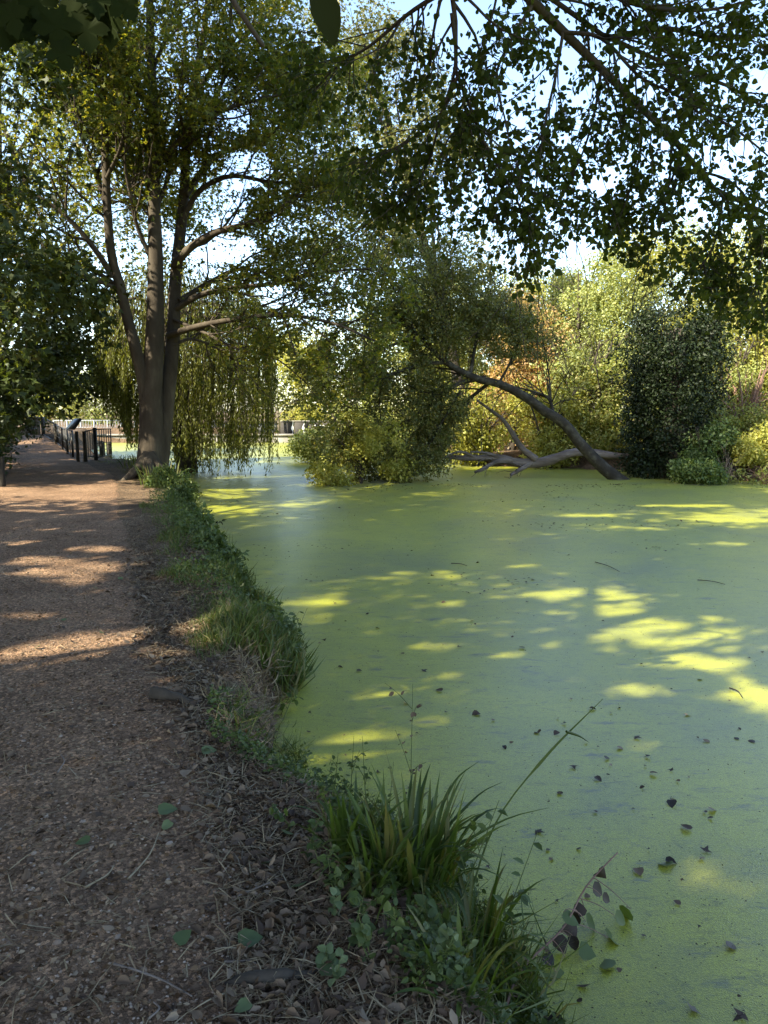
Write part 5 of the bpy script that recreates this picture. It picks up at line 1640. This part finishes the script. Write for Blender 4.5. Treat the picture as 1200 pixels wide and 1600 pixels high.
# ------------------------------------------------------------------ near plants, leaf by leaf
def herb(name, label, cat, foot, tip, n_leaf, size, leafm, tmpl=OVAL, seed=1, stemm=B_GREEN, r=.004, bow=(0, 0, 0), side=0, spread=1.0, t0=.25, group=None, droop=.3, pairs=True):
    g = np.random.default_rng(seed)
    foot, tip = np.asarray(foot, float), np.asarray(tip, float)
    t = thing(name, label, cat, foot, group)
    P = resample([foot, .5 * (foot + tip) + np.asarray(bow, float), tip], 14)
    v, f = tubes([(P, np.linspace(r, r * .35, 14))], 6)
    link('stem', mesh_np('stem', v, f, stemm, True), t)
    lines = [P]
    for k in range(side):
        i0 = int(g.integers(5, 12))
        d = unit(unit(P[i0 + 1] - P[i0]) + rand_unit(1, g)[0] * .8)
        e = P[i0] + d * g.uniform(.25, .5) * np.linalg.norm(tip - foot) * .6
        q = resample([P[i0], .5 * (P[i0] + e) + np.array([0, 0, .01]), e], 10)
        v, f = tubes([(q, np.linspace(r * .6, r * .25, 10))], 5)
        link('side_stem', mesh_np('side_stem', v, f, stemm, True), t)
        lines.append(q)
    var = leaf_variants('leaf', tmpl, leafm)
    for k in range(n_leaf):
        P_ = lines[k % len(lines)]
        tt = t0 + (1 - t0) * g.uniform()
        i0 = min(int(tt * (len(P_) - 1)), len(P_) - 2)
        tan = unit(P_[i0 + 1] - P_[i0])
        perp = unit(np.cross(tan, rand_unit(1, g)[0]))
        d = unit(perp * spread + tan * .5 + np.array([0, 0, -droop]))
        nrm = unit(np.array([g.normal(0, .35), g.normal(0, .35) - .25, 1]))
        sz = g.uniform(*size)
        place('leaf', var[int(g.integers(4))], t, mat_of(P_[i0] + perp * .006, d, nrm, sz))
    return t


def foot_of(u, v):
    p = gp(u, v, -.15)
    p[2] = max(float(ground_z(p[0], p[1])), WZ) - .01
    return p


# blade shapes for sedge
def blade_mesh(mat, bend, wid, seed, twist=.4):
    gg = np.random.default_rng(seed)
    n = 9
    t = np.linspace(0, 1, n)
    ang = bend * t ** 1.6
    dy = np.cumsum(np.r_[0, np.sin(ang[1:])]) / (n - 1)
    dz = np.cumsum(np.r_[0, np.cos(ang[1:])]) / (n - 1)
    w = wid * np.minimum(1, (1 - t) * 3.2 + .02) * (.7 + .3 * np.sin(np.pi * t))
    tw = twist * t * gg.normal()
    V, F = [], []
    for k in range(n):
        c, s_ = math.cos(tw[k]), math.sin(tw[k])
        V += [[-w[k] * c, dy[k] - w[k] * s_, dz[k]], [0, dy[k] + w[k] * .35, dz[k] - w[k] * .2], [w[k] * c, dy[k] + w[k] * s_, dz[k]]]
        if k:
            a = 3 * (k - 1)
            F += [[a, a + 1, a + 4, a + 3], [a + 1, a + 2, a + 5, a + 4]]
    return mesh_np('blade', np.array(V), np.array(F), mat, True)


def sedge(label, u, v, n, L, seed, bend=(.2, 2.4), wid=.0072, rad=.09, mat=G_SEDGE, name='sedge_clump', group='sedge clumps by the water', lean=(0, 0)):
    g = np.random.default_rng(seed)
    p = foot_of(u, v)
    t = thing(name, label, 'sedge', p, group)
    var = [blade_mesh(mat, g.uniform(*bend) if k > 3 else g.uniform(.1, .6), wid / (.75 * L[1]) * g.uniform(.8, 1.2), seed * 10 + k) for k in range(12)]
    for k in range(n):
        a = g.uniform(0, 2 * np.pi)
        rr = rad * math.sqrt(g.uniform())
        loc = p + np.array([math.cos(a) * rr, math.sin(a) * rr, 0])
        rz = a - math.pi / 2 + g.normal(0, .5)
        M = Matrix.Translation(loc) @ Matrix.Rotation(rz, 4, 'Z') @ Matrix.Rotation(-abs(g.normal(.12, .18)), 4, 'X') @ Matrix.Scale(g.uniform(*L), 4)
        place('blade', var[int(g.integers(12))], t, M)
    return t


sedge('large dark green sedge clump arching over the near water edge', 645, 1400, 170, (.16, .44), 701, (.2, 2.8), rad=.15)
sedge('smaller sedge tuft to the left of the large clump', 545, 1380, 44, (.16, .34), 702, rad=.07)
sedge('sedge tuft on the bank in front of the large clump', 590, 1440, 40, (.14, .30), 703, rad=.08)
sedge('drooping sedge at the water side of the large clump', 735, 1440, 48, (.18, .40), 704, (1.0, 2.6), rad=.09)
sedge('thin bright grass tuft at the bottom of the bank', 720, 1590, 26, (.15, .3), 705, wid=.007, rad=.08)
sedge('green grass tuft by the sunlit patch on the bank', 345, 1010, 26, (.06, .13), 706, wid=.004, rad=.08, mat=G_GRASS)
sedge('long green grass tuft beside the foot of the sycamore', 213, 738, 40, (.3, .55), 707, wid=.012, rad=.35, mat=G_GRASS)
sedge('tall grass tuft in front of the sycamore trunk', 250, 768, 60, (.35, .65), 708, wid=.012, rad=.45, mat=G_GRASS)
# long arching single leaves
fp = foot_of(715, 1420)
t = thing('reed_stem', 'tall slanting reed with long leaf reaching far over the duckweed', 'reed', fp)
dref = fp[1] + .05
P = resample([fp, at(770, 1295, dref + .12), at(850, 1185, dref + .2), at(942, 1092, dref + .28)], 16)
v, f = tubes([(P, np.r_[np.linspace(.0045, .003, 10), np.linspace(.006, .001, 6)])], 5)
link('stem', mesh_np('stem', v, f, G_SEDGE, True), t)
for a, b, c in (((885, 1143), (905, 1150), (920, 1160)), ((700, 1330), (790, 1280), (858, 1262)), ((690, 1260), (715, 1215), (748, 1190)), ((700, 1290), (750, 1240), (785, 1222))):
    Q = resample([at(*a, dref + .15), at(*b, dref + .2), at(*c, dref + .25)], 8)
    v, f = tubes([(Q, np.linspace(.006, .001, 8) * [.9, 1.1, 1.2, 1.2, 1.1, 1, .8, .5])], 5)
    link('leaf_blade', mesh_np('leaf_blade', v, f, G_SEDGE, True), t)

# slender seedlings between path and water
HERB = [('slender upright weed with tiny leaves rising before the sedge', 640, 1260, 645, 1068, 22, (.018, .032), G_DEAD, 4),
        ('thin weed with dark leaves left of the tall slender one', 545, 1260, 553, 1150, 14, (.02, .036), G_NETTLE, 2),
        ('thin leafy weed beside the sunlit duckweed patch', 575, 1265, 566, 1150, 14, (.02, .034), G_NETTLE, 2),
        ('short weed at the corner of the bank', 520, 1262, 528, 1180, 16, (.02, .03), G_NETTLE, 3),
        ('small weed leaning toward the water above the sedge', 600, 1280, 615, 1190, 14, (.018, .03), G_NETTLE, 2),
        ('leafy stem with pale undersides right of the sedge', 700, 1440, 780, 1250, 12, (.035, .055), G_NETTLE, 2),
        ('drooping leafy stem over the duckweed', 760, 1440, 840, 1300, 10, (.035, .05), G_NETTLE, 2)]
for k, (lb_, u, v_, u2, v2, n, sz, mt, sd) in enumerate(HERB):
    fp = foot_of(u, v_)
    herb('slender_weed', lb_, 'weed', fp, at(u2, v2, fp[1] + .06), n, sz, mt, OVAL, 720 + k, r=.0032, side=sd, group='slender weeds on the near bank')
gs = np.random.default_rng(755)
SEED = []
while len(SEED) < 52:
    u, v_ = gs.uniform(430, 800), gs.uniform(1300, 1605)
    if np.interp(v_, [1300, 1400, 1500, 1600], [440, 470, 500, 500]) < u < np.interp(v_, [1300, 1400, 1500, 1600], [520, 690, 775, 800]):
        SEED.append((u, v_))
for k, (u, v_) in enumerate(SEED):
    g = np.random.default_rng(760 + k)
    fp = foot_of(u, v_)
    tip = fp + np.array([g.normal(.02, .05), g.normal(-.02, .04), g.uniform(.06, .2)])
    place_word = 'among the near sedge' if v_ < 1480 else 'at the bottom of the bank'
    herb('poplar_seedling', 'low seedling with rounded grey green leaves ' + place_word, 'seedling', fp, tip, int(g.integers(9, 16)), (.018, .038), G_GREYG if k % 3 == 0 else G_NETTLE, ASPEN, 760 + k, r=.0028, side=2, t0=.1, group='round leaved seedlings ' + place_word, spread=1.2, droop=.0)
n = 6000
xy = land_points(n, 2.0, 4.2, lambda x, y, sd: ((sd > -.12) & (sd < .42)) * np.clip(.5 + 1.5 * fbm(x * 3, y * 3, 81, 3), 0, 1), gs, 1.0)
S = (np.column_stack([xy, np.maximum(ground_z(xy[:, 0], xy[:, 1]), WZ) + gs.uniform(.0, .11, n)]), rand_unit(n, gs) * np.array([1, 1, .4]), unit(rand_unit(n, gs) + np.array([0, 0, 1.1])), gs.uniform(.012, .034, n))
v, f = leaf_geo(*S, OVAL, gs.uniform(-1, 3, n))
tag(link('low_weeds', mesh_np('low_weeds', v, f, G_NETTLE)), 'tangled low dark weeds around the near sedge', 'weeds', kind='stuff')
S = grass_set(1500, 2.0, 4.4, lambda x, y, sd: ((sd > -.15) & (sd < .3)) * 1.0, (.12, .34), gs, .9)
v, f = leaf_geo(*S, (BLADE[0] * np.array([.45, 1, 1]), BLADE[1]), gs.uniform(0, 6, len(S[0])))
tag(link('thin_grass', mesh_np('thin_grass', v, f, G_GRASS)), 'thin straggling grass between the near sedge and the water', 'grass', kind='stuff')
# sucker branch with dead and green leaves over the water
fp = foot_of(775, 1590)
P = resample([fp, at(812, 1520, 2.42), at(880, 1450, 2.62), at(916, 1385, 2.72), at(965, 1332, 2.82)], 22)
t = thing('sucker_branch', 'low branch with withered brown and green leaves stretching over the duckweed', 'branch', fp)
v, f = tubes([(P, np.linspace(.006, .0025, 22))], 7)
link('stem', mesh_np('stem', v, f, B_RED, True), t)
g = np.random.default_rng(790)
dv, gv = leaf_variants('leaf', ASPEN, G_DARK), leaf_variants('leaf', ASPEN, G_NETTLE)
for (u, v_, kind, sz) in ((935, 1362, 0, .05), (925, 1385, 0, .05), (940, 1400, 0, .035), (912, 1415, 0, .045), (905, 1430, 0, .04), (885, 1440, 0, .05), (870, 1462, 0, .05), (855, 1470, 0, .05), (895, 1462, 0, .04), (850, 1490, 0, .04), (880, 1425, 1, .055), (915, 1440, 1, .06), (950, 1465, 1, .065), (905, 1480, 1, .055), (960, 1430, 1, .05), (885, 1500, 1, .05), (870, 1520, 1, .06), (840, 1530, 1, .06), (825, 1545, 1, .06), (810, 1555, 1, .05), (800, 1500, 1, .05), (860, 1560, 0, .06), (855, 1590, 0, .06), (830, 1570, 1, .055), (785, 1540, 1, .05), (985, 1420, 1, .06), (790, 1475, 1, .05)):
    i0 = int(np.argmin([(project(q_)[0] - u) ** 2 + (project(q_)[1] - v_) ** 2 for q_ in P]))
    y = P[i0][1] + g.uniform(-.03, .05)
    tgt = at(u, v_, y)
    q_ = resample([P[i0], .5 * (P[i0] + tgt) + np.array([0, 0, .01]), tgt], 6)
    v, f = tubes([(q_, np.linspace(.0022, .0012, 6))], 4)
    ls = link('leaf_stalk', mesh_np('leaf_stalk', v, f, B_RED, True), t)
    d = unit(np.array([.5 + g.normal(0, .4), g.normal(0, .4), -.55]))
    nrm = unit(np.array([g.normal(0, .4), -.5 + g.normal(0, .3), .8]))
    place('leaf', (dv if kind == 0 else gv)[int(g.integers(4))], ls, mat_of(tgt, d, nrm, sz * 1.3))

# bushy herbs along the bank
BH = [(352, 905, 8.4, .42, 28, G_NETTLE, 'leafy herb leaning out over the duckweed at the middle of the bank'), (325, 880, 9.2, .45, 26, G_NETTLE, 'green nettle like herb behind the leaning one'), (300, 835, 11.2, .5, 28, G_BUSH, 'leafy weed clump halfway to the sycamore'), (282, 800, 13.5, .55, 30, G_NETTLE, 'pale leafy weed clump nearer the sycamore'), (262, 775, 16.2, .6, 34, G_BUSH, 'weed clump right before the sycamore foot'), (425, 1010, 6.35, .3, 34, G_NETTLE, 'leafy clump at the bank beside the sunlit grass'), (440, 1050, 5.8, .26, 28, G_NETTLE, 'low leafy clump where the bank juts out'), (405, 975, 6.9, .28, 26, G_BUSH, 'small leafy clump above the sunlit grass'), (295, 770, 17.2, .55, 22, G_BUSH, 'weed clump hanging into the water below the sycamore')]
for k, (u, v_, y, h, w, mt, lb_) in enumerate(BH):
    b = at(u, v_, y)
    _, vt, _ = project(np.array([b[0], y, max(float(ground_z(b[0], y)), WZ) + h * .7]))
    bush('bank_herb', lb_, u, v_, float(vt), y, w, mt, 800 + k, 'weed', size=(.03, .06) if y < 8 else (.04, .08), clumps=60, per=26, cr=(.06, .15), group='leafy weeds along the bank', bark=B_GREEN, dp=.25)
for k, (u, v_, u2, v2, n) in enumerate(((425, 1050, 480, 950, 22), (430, 1040, 465, 1000, 16), (415, 1020, 440, 940, 14), (440, 1080, 462, 1075, 10))):
    fp = foot_of(u, v_)
    herb('bank_sapling', ('thin sapling reaching over the duckweed from the juting bank', 'short sapling below the reaching one on the bank edge', 'upright thin sapling at the bank edge', 'lowest little sapling on the bank edge')[k].replace('juting', 'jutting'), 'sapling', fp, at(u2, v2, fp[1] + .3), n, (.035, .06), G_NETTLE, OVAL, 820 + k, r=.004, side=3, group='saplings on the bank edge')
fp = foot_of(330, 818)
herb('water_sprig', 'dark sprig sticking out low over the duckweed near the sycamore', 'sprig', fp, at(352, 815, fp[1] + .1), 9, (.06, .1), G_IVY, OVAL, 830, r=.006, bow=(0, 0, .1))

# ------------------------------------------------------------------ leaves and sticks afloat on the duckweed
g = np.random.default_rng(901)
fl_dark = leaf_variants('floating_leaf', ASPEN, G_DARK) + leaf_variants('floating_leaf', STAR, G_DARK)
fl_brown = leaf_variants('floating_leaf', ASPEN, G_DEAD)
G_ORL = leaf_mat('orange_floating_leaf', [(0.35, 0.16, 0.03), (0.4, 0.2, 0.05)], .1)
fl_or = leaf_variants('floating_leaf', OVAL, G_ORL)


def float_leaf(u, v_, sz, var, lb_, grp):
    p = gp(u, v_, WZ + .007)
    if pond_sd(np.array([p[0]]), np.array([p[1]]))[0] > -.05:
        return
    a = g.uniform(0, 6.28)
    o = place('floating_leaf', var[int(g.integers(len(var)))], None, mat_of(p, np.array([math.cos(a), math.sin(a), g.normal(.04, .08)]), np.array([g.normal(0, .2), g.normal(0, .2), 1]), sz))
    tag(o, lb_, 'leaf', grp)


KNOWN = [(697, 941), (820, 1013), (748, 1112), (884, 1130), (945, 1185), (990, 1150), (897, 1195), (926, 1214), (1047, 1252), (1078, 1297), (1103, 1330), (874, 1243), (835, 1298), (995, 1355), (1017, 1181), (966, 1166), (868, 1144), (845, 1146), (524, 1042), (556, 1047), (690, 1078), (632, 1022), (716, 1010), (1094, 1063), (500, 1005), (590, 980), (746, 878), (678, 900), (885, 868), (640, 866), (580, 960), (915, 1545), (1080, 1580), (1052, 1204), (1013, 1208), (1170, 1156), (1150, 1150), (1108, 1158), (1108, 1265), (1040, 1345), (1165, 1585), (1140, 1480), (920, 1105), (660, 1048), (735, 970), (830, 905), (505, 1000)]
for u, v_ in KNOWN:
    float_leaf(u + g.normal(0, 2), v_ + g.normal(0, 1), g.uniform(.035, .06), fl_dark if g.uniform() < .75 else fl_brown, 'dark curled dead leaf floating on the nearer duckweed' if v_ > 1000 else 'dark dead leaf floating on the middle stretch of duckweed', 'dead leaves afloat nearer' if v_ > 1000 else 'dead leaves afloat further out')
for k in range(150):
    v_ = 775 + 820 * g.uniform() ** 1.5
    u = g.uniform(300, 1195)
    float_leaf(u, v_, g.uniform(.014, .034), fl_dark if g.uniform() < .7 else fl_brown, 'dark curled dead leaf floating on the nearer duckweed' if v_ > 1000 else 'dark dead leaf floating on the middle stretch of duckweed', 'dead leaves afloat nearer' if v_ > 1000 else 'dead leaves afloat further out')
for u, v_, lb_ in ((1070, 1118, 'bright orange leaf floating among the sunlit patches'), (632, 1100, 'small orange leaf floating behind the slender weed')):
    float_leaf(u, v_, .06, fl_or, lb_, None)
for u, v_, lb_ in ((1045, 1355, 'grey green leaf floating out beyond the withered branch'), (950, 1498, 'pair like pale leaf floating right of the withered branch')):
    float_leaf(u, v_, .075, grey_var, lb_, None)
for (a, b, lb_) in (((930, 878), (968, 893), 'thin dark stick floating in the middle of the pond'), ((1090, 906), (1133, 913), 'dark floating stick at the right of the pond'), ((1140, 1075), (1160, 1090), 'short floating twig near the sunlit patches'), ((705, 880), (730, 884), 'short dark stick floating left of the middle'), ((330, 858), (345, 850), 'dark twig poking from the water by the bank')):
    p, q_ = gp(*a, WZ + .012), gp(*b, WZ + .012)
    P = resample([p, .5 * (p + q_) + np.array([.02, .02, .006]), q_], 8)
    v, f = tubes([(P, np.linspace(.006, .003, 8))], 5)
    tag(link('floating_stick', mesh_np('floating_stick', v, f, B_DARK, True)), lb_, 'stick', 'sticks afloat')
# specks too small to count
xy = []
for k in range(6500):
    v_ = 757 + 843 * g.uniform() ** 2.1
    xy.append(gp(g.uniform(280, 1200), v_, WZ)[:2])
xy = np.array(xy)
xy = xy[pond_sd(xy[:, 0], xy[:, 1]) < -.1]
n = len(xy)
a = g.uniform(0, 6.28, n)
S = (np.column_stack([xy, np.full(n, WZ + .012)]), np.stack([np.cos(a), np.sin(a), g.normal(0, .1, n)], 1), unit(np.stack([g.normal(0, .25, n), g.normal(0, .25, n), np.ones(n)], 1)), g.uniform(.003, .011, n) * np.clip(xy[:, 1] / 4, 1, 4) ** .8 * (1 + 1.4 * ((fbm(xy[:, 0] * .5, xy[:, 1] * .9, 95, 3) > .25) & (xy[:, 1] > 7))))
S = (S[0], unit(S[1] * np.array([1, .35, 1])), S[2], S[3])
v, f = leaf_geo(*S, DIAMOND)
tag(link('floating_debris', mesh_np('floating_debris', v, f, G_DARK)), 'tiny dark specks of plant debris on the duckweed', 'debris', kind='stuff')
